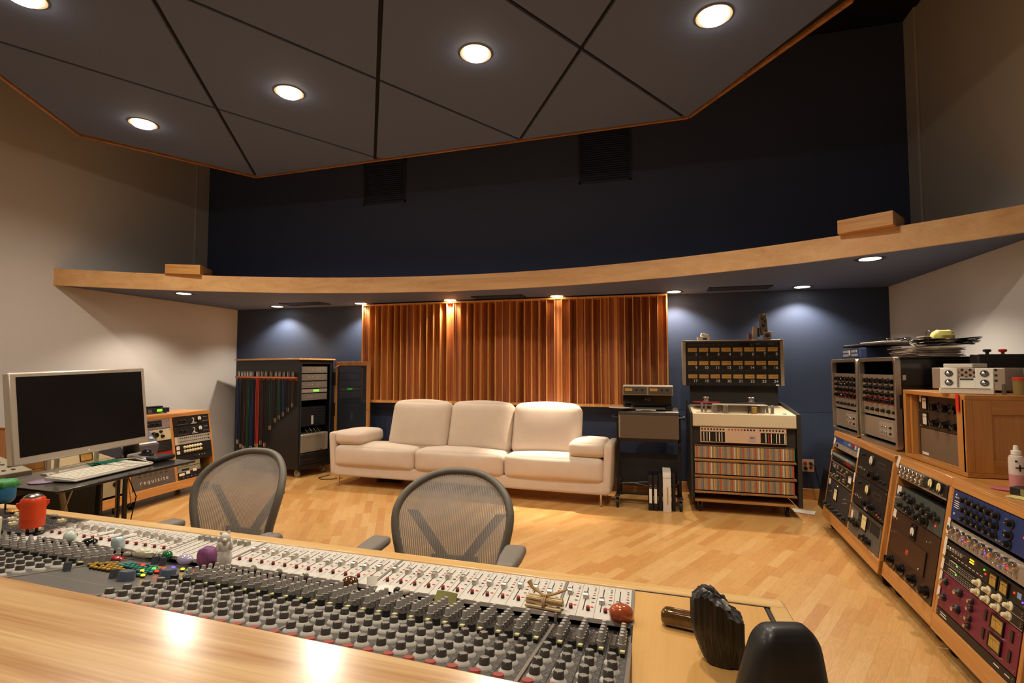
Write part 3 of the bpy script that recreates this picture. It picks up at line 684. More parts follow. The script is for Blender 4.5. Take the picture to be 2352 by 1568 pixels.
class Rack:
    def __init__(s, name, label, pl, pr, H, tilt, depth, bays, post=.032, rail=.085, top=.035, zb=.09, group=None):
        pl, pr = Vector((*pl, 0)), Vector((*pr, 0)); d = pr-pl; s.L = d.length; rz = atan2(d.y, d.x)
        s.Mc = Matrix.Translation(pl) @ Matrix.Rotation(rz, 4, 'Z'); s.zb = zb; s.H = H
        s.Mf = s.Mc @ Matrix.Translation((0, 0, zb)) @ Matrix.Rotation(-tilt, 4, 'X')
        s.root = thing(name, label, 'equipment rack', M=s.Mc, group=group); L = s.L; tt = math.tan(tilt)
        s.face = (H-zb)/cos(tilt)
        def yz(z, off=0): return off+(z-zb)*tt
        def side(x0, x1, nm): MB().prism([(yz(zb), zb), (yz(H), H), (depth, H), (depth, zb)], x0, x1, axis=0).build(nm, RACKV, s.root, bev=.003)
        side(0, post*.75, 'side_panel'); side(L-post*.75, L, 'side_panel')
        s.bays = []; bw = (L-post*1.5-(bays-1)*post)/bays; x = post*.75
        for i in range(bays):
            s.bays.append((x, bw)); x += bw
            if i < bays-1: MB().prism([(yz(zb), zb), (yz(H), H), (depth*.8, H), (depth*.8, zb)], x, x+post, axis=0).build('divider', RACKV, s.root, bev=.003); x += post
        MB().box(0, yz(H)-.003, H-.022, L, depth, H+.004).build('top_board', RACKW, s.root, bev=.003)
        MB(Matrix.Translation((0, 0, zb)) @ Matrix.Rotation(-tilt, 4, 'X')).box(0, -.004, s.face-top-.003, L, .02, s.face-.003).build('top_rail', RACKW, s.root, bev=.002)
        MB(Matrix.Translation((0, 0, zb)) @ Matrix.Rotation(-tilt, 4, 'X')).box(0, -.004, -.0, L, .03, rail).build('bottom_rail', RACKW, s.root, bev=.003)
        MB().box(0, .03, zb, L, depth, zb+.02).box(0, depth-.01, zb, L, depth, H-.02).build('back_panel', DGREY, s.root, smooth=False)
        s.rail = rail; s.top = top
        for cx in (.07, L-.07):
            for cy in (.06, depth-.08): caster(s.root, (cx, cy, zb), .034, zb)
    def bay(s, i, f0, f1):
        """matrix, width and height of the slot from fraction f0 (top) to f1 (bottom) of bay i"""
        x, w = s.bays[i]; h = s.face-s.rail-s.top; z1 = s.rail+h*(1-f0); z0 = s.rail+h*(1-f1)
        return s.Mf @ Matrix.Translation((x+.004, .002, z0+.001)), w-.008, z1-z0-.002
def caster(root, c, r, zb, mt=None):
    x, y, z = c
    f = MB().m(STEEL).box(x-.025, y-.025, z-.004, x+.025, y+.025, z).prism([(y-.018, z-.004), (y+.018, z-.004), (y+.03, zb-(zb-r)), (y+.004, zb-(zb-r))], x-.019, x-.016, axis=0).prism([(y-.018, z-.004), (y+.018, z-.004), (y+.03, r), (y+.004, r)], x+.016, x+.019, axis=0)
    fo = f.build('caster', None, root, smooth=False)
    MB().lathe([(r*.55, -.013), (r*.95, -.012), (r, -.006), (r, .006), (r*.95, .012), (r*.55, .013)], 20, c=(x, y+.016, r), ax='x').build('wheel', mt or RUB, fo)
def gap_panel(M, w, h): pass
G_A = 'modules in the sloping oak racks'
RA = Rack('equipment_rack', 'two-bay sloping oak rack on casters under the two flight-case racks', (1.364, 5.025), (1.296, 3.703), .81, radians(9.0), .52, 2)
RB = Rack('equipment_rack', 'single-bay sloping oak rack under the wooden crate, with brown units', (1.314, 3.690), (1.279, 3.030), .81, radians(9.0), .54, 1)
RC = Rack('equipment_rack', 'single-bay sloping oak rack nearest the camera, with a maroon unit', (1.274, 3.018), (1.238, 2.345), .81, radians(9.0), .56, 1)
BLUE = mat('royal_blue_panel', '25366a', .4); BLU2 = mat('light_blue_panel', '4d6596', .4); GREYP = mat('grey_panel', '948a80', .45); DKP = mat('charcoal_panel', '33312f', .5)
NIGHT = mat('black_panel', '1d1917', .5); GRN = mat('grey_green_panel', '454c48', .5); BRN = mat('brown_panel', '3c2517', .5); MAR = mat('maroon_panel', '6e1f36', .45); SILP = mat('silver_panel', 'a89a8a', .35, .4)
# rack A, far bay
M, w_, h_ = RA.bay(0, 0, .075); d = Dev(M, 'rack_unit', 'thin blue rack unit at the top of the far bay of the two-bay rack', 'audio equipment', w_, h_, BLU2)
d.plate(.02, .006, w_*.4, h_-.006, mat('blue_label', '33477c', .4)).plate(w_*.62, .008, w_*.8, h_-.008, BLUE).button(w_*.7, h_/2, .05, .02, mat('pale_blue', '8aa0c8', .4)).button(w_*.83, h_/2, .04, .026, RED).button(w_*.93, h_/2, .012, .03, WHT)
M, w_, h_ = RA.bay(0, .078, .15); d = Dev(M, 'rack_unit', 'thin grey rack unit with one black switch in the far bay', 'audio equipment', w_, h_, GREYP); d.button(w_*.18, h_/2, .02, .025, KB).led(w_*.6, h_*.5, METERY).led(w_*.75, h_*.5, METERY)
M, w_, h_ = RA.bay(0, .21, .315); d = Dev(M, 'rack_unit', 'rack unit with a row of small teal knobs and red lights', 'audio equipment', w_, h_, NIGHT)
d.plate(.0, h_*.45, w_, h_*.9, mat('teal_band', '4d6a62', .5)); d.knobs('grey', lin(.05, w_-.05, 12), [h_*.68], .011)
for x in lin(w_*.6, w_*.85, 5): d.button(x, h_*.3, .012, .014, RED)
M, w_, h_ = RA.bay(0, .325, .575); d = Dev(M, 'rack_unit', 'black unit with yellow grid lines and small white knobs', 'audio equipment', w_, h_, NIGHT)
YL = mat('yellow_print', 'b08a3c', .5)
d.lines([(.02, .008, w_-.02, .012), (.02, h_-.012, w_-.02, h_-.008), (w_*.3, h_*.5, w_*.68, h_*.515), (w_*.3, h_*.54, w_*.68, h_*.553)]+[(x, .012, x+.002, h_-.012) for x in (w_*.3, w_*.5, w_*.7)], YL)
for i in range(26): d.knob('silver', rn.uniform(.04, w_-.04), rn.choice((.2, .32, .68, .82))*h_+rn.uniform(-.006, .006), .006)
d.plate(w_*.82, h_*.35, w_*.93, h_*.65, WHT, 'tape_label')
M, w_, h_ = RA.bay(0, .58, 1); d = Dev(M, 'tube_compressor', 'dark grey unit with a square amber meter at the bottom of the far bay', 'audio equipment', w_, h_, DKP)
d.meter(w_*.42, h_*.63, .085, .085, METERY).knobs('black', lin(.06, w_*.95-.03, 6), [h_*.17], .022).knob('toggle', w_*.82, h_*.7, .007).knob('toggle', w_*.82, h_*.58, .007).knob('toggle', w_*.2, h_*.62, .007).scale(w_*.82, h_*.22, .05, 12).scale(.08, h_*.2, .04, 10).led(w_*.45, h_*.9, CHROME, .005)
d.plate(.02, h_*.8, .07, h_*.98, WHT, 'tape_label')
# rack A, near bay
for k, (f0, f1, mf, lab) in enumerate(((0, .325, METERW, 'upper of two wide black limiters with a round meter, white-faced'), (.328, .65, METERY, 'lower of two wide black limiters with a round meter, cream-faced'))):
    M, w_, h_ = RA.bay(1, f0, f1); d = Dev(M, 'limiter', lab, 'audio equipment', w_, h_, NIGHT)
    d.rmeter(w_*.47, h_*.72, .030, mf).plate(w_*.64, h_*.6, w_*.86, h_*.78, mat('badge', '4a433d', .5), 'badge').plate(w_*.65, h_*.62, w_*.85, h_*.76, NIGHT, 'badge_inner', .0012)
    d.knobs('gloss', [w_*.52, w_*.68], [h_*.25], .026).knobs('toggle', [w_*.1, w_*.17, w_*.28], [h_*.3], .008).knobs('black', [w_*.8, w_*.9], [h_*.2], .012).knob('black', w_*.2, h_*.8, .014)
    if k: d.lines([(w_*.42, h_*.06, w_*.56, h_*.10), (w_*.42, h_*.0, w_*.52, h_*.04)], mat('pale_print', 'b9a8ad', .5)).led(w_*.8, h_*.12, LEDR).led(w_*.86, h_*.1, LEDR).led(w_*.92, h_*.08, METERW)
M, w_, h_ = RA.bay(1, .67, 1); d = Dev(M, 'tube_compressor', 'grey open-front unit with a large cream meter at the bottom of the near bay', 'audio equipment', w_, h_, mat('worn_grey_panel', '5f594f', .5))
d.plate(.03, h_*.55, w_-.03, h_*.93, mat('open_chassis', '1f1b18', .7)).plate(w_*.06, h_*.58, w_*.3, h_*.9, mat('worn_metal', '6e675c', .5), 'tube_shield', .004).plate(w_*.68, h_*.52, w_*.71, h_*.95, STEEL, 'strut', .003).meter(w_*.5, h_*.68, .095, .09, METERY).knobs('gloss', [w_*.1, w_*.17, w_*.26, w_*.33], [h_*.42-.0], .019).knobs('gloss', [w_*.55, w_*.64, w_*.73], [h_*.2], .021).knob('toggle', w_*.35, h_*.72, .008)
MB().box(0, -.012, h_-.016, w_, -.003, h_).build('top_strip', STEEL, d.root, smooth=False)
# rack B
M, w_, h_ = RB.bay(0, 0, .135); d = Dev(M, 'equalizer', 'black and silver unit with twelve chrome knobs and two round yellow meters', 'audio equipment', w_, h_, NIGHT)
d.plate(.0, .0, w_*.12, h_, mat('pinkish_silver', 'a8958a', .35, .3), 'end_plate').plate(.0, .0, w_, .008, SILP, 'edge_strip', .002).plate(0, h_-.006, w_, h_, SILP, 'edge_strip', .002).knobs('chrome', lin(w_*.09, w_*.55, 6), [h_*.70], .017).knobs('chrome', lin(w_*.08, w_*.53, 6), [h_*.32], .017)
d.rmeter(w_*.72, h_*.62, .022, METERY).rmeter(w_*.88, h_*.6, .022, METERY).knobs('toggle', [w_*.68, w_*.76, w_*.84, w_*.92], [h_*.2], .006)
M, w_, h_ = RB.bay(0, .205, .44); d = Dev(M, 'equalizer', 'grey-green unit with two rows of black knobs, below the chrome-knob unit', 'audio equipment', w_, h_, GRN)
d.plate(.02, h_*.62, .075, h_*.98, WHT, 'tape_label'); 
for x, z, r in ((.12, .72, .02), (.19, .68, .024), (.25, .66, .026), (.36, .62, .026), (.43, .58, .027), (.50, .56, .028), (.10, .25, .018), (.2, .25, .022), (.26, .22, .024), (.34, .2, .024), (.43, .22, .027)): d.knob('black', x/.6*w_, z*h_, r, rot=rn.uniform(-2, 2))
d.knobs('toggle', [w_*.08, w_*.13], [h_*.5], .008).knob('black', w_*.92, h_*.55, .017).led(w_*.88, h_*.28, LEDR, .005).scale(w_*.33, h_*.66, .04).scale(w_*.8, h_*.55, .042)
M, w_, h_ = RB.bay(0, .445, 1); d = Dev(M, 'brown_limiter', 'tall dark brown unit with a round meter, red badge and four large black knobs', 'audio equipment', w_, h_, BRN)
d.meter(w_*.52, h_*.84, .05, .07, BLKG).rmeter(w_*.52, h_*.84, .023, METERW).plate(w_*.06, h_*.3, w_*.82, h_*.68, mat('brown_door', '44291a', .45), 'door', .004).plate(w_*.8, h_*.3, w_*.82, h_*.68, KB, 'door_edge', .006)
d.knobs('toggle', [w_*.12, w_*.84], [h_*.86], .009).knobs('toggle', [w_*.1], [h_*.62], .009).knob('toggle', w_*.76, h_*.38, .009)
MB().lathe([(.016, -.007), (.014, -.010)], 20, c=(w_*.45, 0, h_*.46), ax='y').build('round_badge', mat('badge_red', 'b5462c', .4), d.root)
d.knobs('gloss', lin(w_*.14, w_*.9, 4), [h_*.14], .027)
for x in lin(w_*.14, w_*.9, 4): d.scale(x, h_*.14, .046, 7, MG)
d.plate(w_*.015, h_*.86, w_*.085, h_*1.0, WHT, 'tape_label')
# rack C
M, w_, h_ = RC.bay(0, .01, .24); d = Dev(M, 'equalizer', 'royal blue unit with three rows of black knobs at the top of the nearest rack', 'audio equipment', w_, h_, BLUE)
for r_, (z, n) in enumerate(((.78, 6), (.47, 6), (.18, 6))): d.knobs('black', lin(w_*(.18+.02*r_), w_*.60, n), [h_*z], .018)
d.knobs('black', [w_*.76], [h_*.75, h_*.42, h_*.15], .018).lines([(w_*.03, h_*(.62-.07*i), w_*.10, h_*(.645-.07*i)) for i in range(4)], WHT).plate(w_*.68, h_*.66, w_*.71, h_*.84, BLU2).plate(w_*.68, h_*.33, w_*.71, h_*.5, BLU2).led(w_*.9, h_*.55, LEDR, .006).knob('toggle', w_*.66, h_*.12, .007).led(.03, h_*.85, WHT, .005).led(.03, h_*.2, WHT, .005)
d.text('TUBE-TECH', w_*.025, h_*.735, .0095, WHT, align='LEFT')
M, w_, h_ = RC.bay(0, .262, .40); d = Dev(M, 'preamplifier', 'silver-grey unit with two rows of shiny knobs and violet lights', 'audio equipment', w_, h_, SILP)
d.knobs('chrome', lin(w_*.06, w_*.86, 10), [h_*.66], .016).knobs('toggle', lin(w_*.05, w_*.88, 16), [h_*.25], .007)
for x in (.22, .52, .74): d.led(w_*x, h_*.42, LEDP, .004).led(w_*(x+.035), h_*.36, LEDR, .004)
M, w_, h_ = RC.bay(0, .415, .53); d = Dev(M, 'compressor', 'black unit with two small amber meters and a row of rings, nearest rack', 'audio equipment', w_, h_, NIGHT)
d.meter(w_*.66, h_*.45, .05, .045, GOLD).meter(w_*.78, h_*.45, .05, .045, GOLD).plate(0, h_-.008, w_, h_, KB, 'edge_strip', .003)
for x in lin(w_*.06, w_*.25, 6): d.knob('chrome', x, h_*.62, .009)
for i in range(6): d.led(w_*(.36+.02*(i % 3)), h_*(.6+.16*(i//3)), LEDY, .0035)
d.led(w_*.54, h_*.7, LEDG, .004).led(w_*.56, h_*.5, LEDR, .004).led(w_*.88, h_*.55, LEDR, .004).led(w_*.97, h_*.35, LEDP, .004).plate(w_*.91, h_*.4, w_*.95, h_*.72, mat('logo_blue', '7f9fc4', .4), 'badge').lines([(w_*x, h_*.2, w_*(x+.03), h_*.24) for x in lin(.1, .5, 9)]+[(w_*.12, h_*.88, w_*.22, h_*.91)], WHT)
for j, (f0, f1, lab) in enumerate(((.532, .592, 'upper of two thin black units with four cream knobs'), (.594, .655, 'lower of two thin black units with four cream knobs'))):
    M, w_, h_ = RC.bay(0, f0, f1); d = Dev(M, 'compressor', lab, 'audio equipment', w_, h_, NIGHT)
    d.knobs('cream', lin(w_*.5, w_*.86, 4), [h_*.55], .0145).led(w_*.2, h_*.6, LEDG, .0035).plate(0, 0, w_, .003, SILP, 'edge_strip', .001)
    d.lines([(w_*x, h_*z, w_*(x+.02), h_*(z+.07)) for x in lin(.08, .42, 12) for z in (.2, .45, .7)], mat('pale_print2', '9c968c', .5)).lines([(w_*.1, h_*.75, w_*.2, h_*.85)], WHT)
M, w_, h_ = RC.bay(0, .66, .93); d = Dev(M, 'compressor', 'maroon unit with two amber meters and black knobs with silver caps', 'audio equipment', w_, h_, MAR)
for z in (.80, .34):
    d.knob('topper', w_*.09, h_*z, .016).knob('topper', w_*.30, h_*z, .018).scale(w_*.09, h_*z, .028).scale(w_*.30, h_*z, .030).knobs('topper', [w_*.46], [h_*(z+.03), h_*(z-.17)], .0135)
    d.meter(w_*.77, h_*(z-.03), .078, .048, GOLD).plate(w_*.62, h_*(z-.16), w_*.645, h_*(z+.1), KB, 'slot', .004).plate(w_*.91, h_*(z-.16), w_*.935, h_*(z+.1), KB, 'slot', .004).lines([(w_*.72, h_*(z-.235), w_*.86, h_*(z-.225)), (w_*.74, h_*(z-.26), w_*.84, h_*(z-.25))], mat('pale_print', '', .5))
M, w_, h_ = RC.bay(0, .935, 1); d = Dev(M, 'blank_rack_plate', 'dark blank panel with small lettering at the bottom of the nearest rack', 'rack gear', w_, h_, NIGHT)
d.lines([(w_*.06, h_*.6, w_*.15, h_*.7), (w_*.06, h_*.3, w_*.16, h_*.42), (w_*.78, h_*.5, w_*.84, h_*.62), (w_*.9, h_*.5, w_*.95, h_*.6)], WHT)
# paper labels stuck on the rack uprights
def label(Mx, w, h, lab, rot=0, col=None):
    m = MB(Mx @ Matrix.Rotation(rot, 4, 'Y')).box(-w/2, -.006, -h/2, w/2, -.0048, h/2); o = m.build('tape_label', col or WHT, smooth=False); tag(o, lab, 'label', 'paper labels stuck on the racks'); return o
def on(R, bayi, fx, f): x, w = R.bays[bayi]; h = R.face-R.rail-R.top; return R.Mf @ Matrix.Translation((x+w*fx, 0, R.rail+h*(1-f)))
label(on(RA, 0, -.012, .24), .022, .05, 'yellowish paper label on the left edge of the two-bay rack', 0, mat('yellowed_paper', 'd9cf9a', .7)); label(on(RA, 0, .06, .07), .04, .05, 'white paper label over the thin blue unit', .2)
label(on(RA, 1, -.0, .08), .035, .07, 'white label at the top of the divider of the two-bay rack', .1); label(on(RA, 1, -.01, .38), .03, .07, 'white label halfway down the divider of the two-bay rack', .05); label(on(RA, 1, .1, .79), .04, .055, 'white label on the open-front grey unit', .0)
label(on(RB, 0, -.02, -.01), .04, .07, 'torn white label at the top left of the crate\'s rack', .3)
for f, h, t in ((.30, .075, 'white label beside the silver-grey unit'), (.43, .05, 'white label beside the black unit with rings'), (.50, .04, 'white label beside the first cream-knob unit'), (.60, .05, 'white label beside the second cream-knob unit'), (.70, .05, 'upper white label beside the maroon unit'), (.82, .05, 'lower white label beside the maroon unit')): label(on(RC, 0, .012, f), .024, h, t, .08)
# flight-case racks standing on rack A
def case_rack(name, lab, yl, yr, z0, H):
    Mx = Matrix.Translation((1.485, yl, z0)) @ Matrix.Rotation(-pi/2, 4, 'Z'); W = yl-yr
    r = thing(name, lab, 'rack case', M=Mx, group='flight-case racks on the oak rack')
    MB().box(0, .03, .0, W, .52, .014).box(0, .03, H-.014, W, .52, H).box(0, .03, .014, .012, .52, H-.014).box(W-.012, .03, .014, W, .52, H-.014).build('shell', BLKG, r, bev=.004)
    fr = MB(); n = 6; rad = .03
    def rr(ins, rd):
        out = []
        for (cx, cz, a0) in ((W-ins-rd, H-ins-rd, 0), (ins+rd, H-ins-rd, 90), (ins+rd, ins+rd, 180), (W-ins-rd, ins+rd, 270)):
            for k in range(n+1): a = radians(a0+90*k/n); out.append((cx+rd*cos(a), cz+rd*sin(a)))
        return out
    o_, i_ = rr(0, .032), rr(.026, .016); N_ = len(o_); vs = [(x, -.0, z) for x, z in o_]+[(x, -.0, z) for x, z in i_]+[(x, .035, z) for x, z in o_]+[(x, .035, z) for x, z in i_]
    fs = []
    for k in range(N_):
        j = (k+1) % N_; fs += [(k, j, N_+j, N_+k), (k, 2*N_+k, 2*N_+j, j), (N_+k, N_+j, 3*N_+j, 3*N_+k), (2*N_+k, 3*N_+k, 3*N_+j, 2*N_+j)]
    fr.add(vs, fs); fr.build('front_frame', ALU, r, bev=.002)
    MB().box(.02, .2, .02, W-.02, .5, H-.02).build('back_lining', BLK, r, smooth=False)
    for z in (H*.45,): MB().box(W-.001, .02, z, W+.006, .07, z+.09).build('latch', BLK, r, bev=.002)
    for z in (H*.2, H*.75): MB().box(W-.001, .04, z, W+.006, .06, z+.035).build('catch', CHROME, r, bev=.002)
    iw = W-.056
    Mu = Mx @ Matrix.Translation((.028, .025, H*.335)); h = H*.47
    nm = 'far' if yl > 4.8 else 'near'
    d = Dev(Mu, 'filter_bank', 'silver unit with rows of black knobs and a red band in the %s flight-case rack' % nm, 'audio equipment', iw, h, SILP, .16)
    d.plate(.03, h*.28, iw, h*.46, mat('red_band', 'a83228', .5), 'red_band')
    cols = lin(iw*.14, iw*.93, 6)
    for z, r_ in ((.84, .020), (.69, .019), (.53, .019), (.37, .021), (.13, .015)): d.knobs('gloss' if z > .2 else 'black', cols, [h*z], r_)
    d.lines([((cols[i]+cols[i+1])/2-.001, h*.28, (cols[i]+cols[i+1])/2+.001, h*.95) for i in range(5)], STEEL)
    Mu = Mx @ Matrix.Translation((.028, .025, .045)); h = H*.235
    d = Dev(Mu, 'power_supply', 'plain silver unit with an oval switch plate in the %s flight-case rack' % nm, 'audio equipment', iw, h, SILP, .16)
    d.plate(iw*.48, h*.2, iw*.86, h*.85, mat('switch_plate', 'b8aea2', .35, .3), 'switch_plate', .002).knobs('chrome', [iw*.58, iw*.68], [h*.62, h*.36], .011).knobs('black', [iw*.8], [h*.62, h*.34], .010)
    return r
case_rack('flight_case_rack', 'far one of the two black flight-case racks with metal rims', 5.10, 4.515, .815, .605)
case_rack('flight_case_rack', 'near one of the two black flight-case racks with metal rims', 4.475, 3.855, .815, .605)
# ================================================================== CRATE AND WHAT STANDS ON IT
CRW = wood('crate_oak', 'c98b45', 'a5682c', 0, rough=.45, contrast=.9); CRV = wood('crate_oak_upright', 'c98b45', 'a5682c', 2, rough=.45, contrast=.9); CRY = wood('crate_oak_deep', 'c98b45', 'a5682c', 1, rough=.45)
Z0 = .816
Mx = Matrix.Translation((1.46, 3.69, Z0)) @ Matrix.Rotation(-pi/2, 4, 'Z')     # x towards the camera, y towards the wall
cr = thing('wooden_crate', 'oak cabinet with framed sides holding a brown two-meter unit', 'cabinet', M=Mx)
W, H_, Dp = .65, .40, .66
MB().box(0, 0, 0, W, Dp, .022).build('bottom_board', CRW, cr, bev=.003); MB().box(0, 0, H_-.024, W, Dp, H_).build('top_board', CRW, cr, bev=.003)
MB().box(0, 0, .022, .03, .05, H_-.024).build('left_stile', CRV, cr, bev=.002); MB().box(.035, .02, .022, .055, .06, H_-.03).build('door_edge', CRV, cr, bev=.002)
MB().box(W-.075, 0, .022, W, .035, H_-.024).build('right_stile', CRV, cr, bev=.002)
MB().box(.0, .05, .022, .02, Dp, H_-.024).box(0, Dp-.02, .022, W, Dp, H_-.024).build('back_panel', CRV, cr, smooth=False)
sd = MB().box(W-.022, .0, .022, W-.008, Dp, H_-.024); sd.build('side_panel', CRV, cr, smooth=False)
MB().box(W-.009, .035, .022, W, .11, H_-.024).build('side_stile', CRV, cr, bev=.002); MB().box(W-.009, Dp-.1, .022, W, Dp, H_-.024).build('side_stile', CRV, cr, bev=.002)
MB().box(W-.009, .11, .022, W, Dp-.1, .085).build('side_rail', CRY, cr, bev=.002); MB().box(W-.009, .11, H_-.095, W, Dp-.1, H_-.024).build('side_rail', CRY, cr, bev=.002)
MB().box(.058, .05, .022, .075, .06, H_-.03).build('rack_ear', STEEL, cr, smooth=False)
uw = W-.075-.082
Mu = Mx @ Matrix.Translation((.08, .055, .185)); d = Dev(Mu, 'tube_compressor', 'brown two-channel unit with white meters and six large knobs in the oak cabinet', 'audio equipment', uw, .185, mat('umber_panel', '382518', .4), .25)
for z in (.132, .042):
    d.meter(uw*.13, z+.01, .05, .062, METERW).knobs('gloss', [uw*.40, uw*.62, uw*.84], [z-.004], .026).knob('toggle', uw*.05, z-.03, .006)
d.plate(.0, .148, .022, .183, WHT, 'tape_label')
Mu = Mx @ Matrix.Translation((.08, .055, .024)); d = Dev(Mu, 'power_supply', 'plain metal unit with an oval switch plate in the oak cabinet', 'audio equipment', uw, .158, mat('dull_metal', '8b7a68', .35, .5), .25)
d.plate(.01, .006, .085, .02, WHT, 'sticker').plate(uw*.86, .03, uw*.97, .125, CHROME, 'switch_plate', .003).plate(uw*.88, .04, uw*.95, .115, KB, 'switch_inset', .005).knobs('chrome', [uw*.915], [.10, .075], .009).knob('black', uw*.915, .048, .014)
T0 = Z0+H_+.001
# silver box with ventilation holes
Mb = Matrix.Translation((1.575, 3.60, T0)) @ Matrix.Rotation(radians(-58), 4, 'Z')
o = thing('silver_box', 'pinkish silver metal box with oval holes, left on the oak cabinet', 'box', M=Mb)
MB().box(0, .0, .012, .36, .16, .132).build('case', mat('rose_silver', 'a89888', .35, .45), o, bev=.003)
hm = MB()
for i in range(14):
    for j in range(3): hm.lathe([(.007, -.001), (.007, .001)], 10, c=(.06+i*.02, 0, .05+j*.028+(.014 if i % 2 else 0)), ax='y')
hm.build('vent_holes', KB, o); MB().box(.03, .03, 0, .30, .13, .012).build('foot', BLK, o, smooth=False)
MB().box(.05, .02, .1325, .2, .14, .155).build('front_lid', mat('lid_white', 'd8cfc0', .5), o, bev=.003)
# speaker dock
Md = Matrix.Translation((1.535, 3.17, T0)) @ Matrix.Rotation(radians(-30), 4, 'Z')
o = thing('speaker_dock', 'white desktop speaker dock with four round drivers on the oak cabinet', 'speaker', M=Md); CW = mat('ivory_plastic', 'ddd6c6', .35)
TL = Matrix.Rotation(radians(-14), 4, 'X')
MB().box(-.105, -.045, 0, .105, .03, .028).build('base', CW, o, bev=.004); MB().box(-.10, -.048, .028, .09, -.040, .032).build('lip', CW, o, bev=.002)
MB(TL).box(-.034, .0, .02, .034, .02, .085).build('back_plate', CW, o, bev=.003); MB(TL).box(-.026, -.003, .072, .026, 0, .080).build('slot', DGREY, o, bev=.001)
for sx in (-.069, .069):
    MB(TL).box(sx-.035, -.012, .024, sx+.035, .035, .132).build('speaker_box', CW, o, bev=.004)
    for z in (.055, .103):
        dr = MB(TL).m(DGREY).lathe([(.0165, -.012), (.0165, -.0155), (.0135, -.0155)], 24, c=(sx, 0, z), ax='y').m(CHROME).lathe([(.0135, -.0135), (.010, -.0165), (.004, -.018)], 24, c=(sx, 0, z), ax='y'); dr.build('driver', None, o)
tag(MB().box(1.452, 3.075, Z0+H_-.085, 1.4555, 3.10, Z0+H_+.002).build('red_tape', mat('red_tape', 'd2311d', .5), smooth=False), 'strip of red tape hanging from the front edge of the oak cabinet', 'tape')
o = thing('jar', 'glass jar of brown powder with a red lid at the right edge', 'jar', (1.72, 3.10, T0)); 
MB().lathe([(.026, 0), (.027, .07)], 24).build('glass_body', mat('jar_amber', '8a7442', .2), o); MB().lathe([(.028, .07), (.028, .084), (.025, .086)], 24).build('lid', mat('lid_red', 'c23a26', .4), o); MB().box(.005, -.0285, .015, .024, -.02, .06).build('paper_label', mat('label_red', 'b3412e', .5), o)
tag(MB().lathe([(.009, 0), (.0075, .05), (.004, .052)], 12, c=(1.66, 2.99+.12, T0)).build('marker_pen', mat('steel', '', .35), smooth=True), 'short silver tube standing in front of the red-lidded jar', 'pen')
o = thing('grey_device', 'long grey device box behind the red-lidded jar', 'box', (2.08, 3.26, T0)); MB().box(-.2, -.03, .0, .18, .1, .125).build('case', mat('cool_grey', '8d8a88', .4), o, bev=.003); MB().box(-.12, -.032, .02, -.06, -.03, .07).build('front_sticker', WHT, o)
tag(MB().box(1.97, 3.25, T0+.1265, 2.07, 3.32, T0+.155).build('blue_box', mat('blue_plastic', '2450a0', .35), bev=.004), 'small blue box on top of the long grey device', 'box')
m = MB(); rr_ = random.Random(5)
for k in range(4):
    m.tube([(2.18+.05*cos(a)+.004*k, 3.30+.035*sin(a), T0+.128+.011*k+.004*sin(3*a)) for a in [2*pi*i/24 for i in range(24)]], .005, 6, True)
m.box(2.14, 3.27, T0+.1262, 2.22, 3.33, T0+.130)
tag(m.build('cable_coil', RUB), 'small coil of black cable on the long grey device', 'cable')
o = thing('black_box', 'black box with a black knob, a red knob and an upright tube', 'box', (2.00, 3.63, T0)); MB().box(-.2, -.045, 0, .2, .045, .21).build('case', BLK, o, bev=.004)
for x, mt in ((-.135, KB), (-.06, RED)): MB().lathe([(.008, .21), (.008, .222), (.018, .226), (.02, .236), (.014, .24)], 16, c=(x, 0, 0)).build('knob', mt, o)
MB().lathe([(.036, .10), (.036, .262), (.033, .264)], 24, c=(.085, -.082, 0)).build('upright_tube', DGREY, o)
# things on the nearest rack's top
RT = .816
o = thing('spray_bottle', 'pink and white pump bottle with black letters at the right edge', 'bottle', (1.565, 2.87, RT)); 
MB().lathe([(.027, 0), (.028, .004), (.028, .055)], 24).build('pink_liquid', mat('pink_liquid', 'c98c8c', .3), o); MB().lathe([(.028, .055), (.028, .125), (.024, .137), (.014, .143)], 24).build('body', mat('bottle_white', 'd9c8bc', .35), o)
MB().lathe([(.018, .143), (.018, .160), (.010, .162), (.009, .178), (.007, .184)], 20).build('pump_cap', mat('cap_white', 'eae4d8', .35), o)
MB().box(-.02, -.030, .085, .012, -.0275, .09).box(-.006, -.030, .072, -.001, -.0275, .1).box(-.02, -.029, .112, -.012, -.026, .12).build('printed_letters', KB, o)
tag(MB().lathe([(.045, 0), (.047, .004), (.044, .005)], 28, c=(1.475, 2.80, RT)).build('pink_dish', mat('pink_disc', 'c86f72', .3)), 'flat round pink disc lying in front of the pump bottle', 'dish')
o = thing('drinking_glass', 'drinking glass beside the pump bottle at the right edge', 'glass', (1.665, 2.86, RT)); MB().lathe([(.026, 0), (.03, .10), (.028, .10), (.024, .006)], 24).build('glass_wall', mat('dim_glass', 'cfd6c8', .05, trans=.9), o)
o = thing('cardboard_box', 'small dark box with a yellowish end on the nearest rack', 'box', (1.50, 2.64, RT), rz=radians(-50)); MB().box(-.07, -.035, .004, .07, .035, .034).build('body', mat('dark_brown_box', '2a2220', .5), o, bev=.001); MB().box(-.035, -.0365, .006, .05, -.035, .032).build('end_label', mat('olive_label', '8d8350', .5), o)
tag(MB(Matrix.Translation((1.52, 2.62, RT)) @ Matrix.Rotation(.5, 4, 'Z')).box(-.1, -.075, 0, .11, .075, .0035).build('notepad', mat('yellow_paper', 'dccf86', .7), smooth=False), 'yellow notepad under the small dark box', 'notepad')
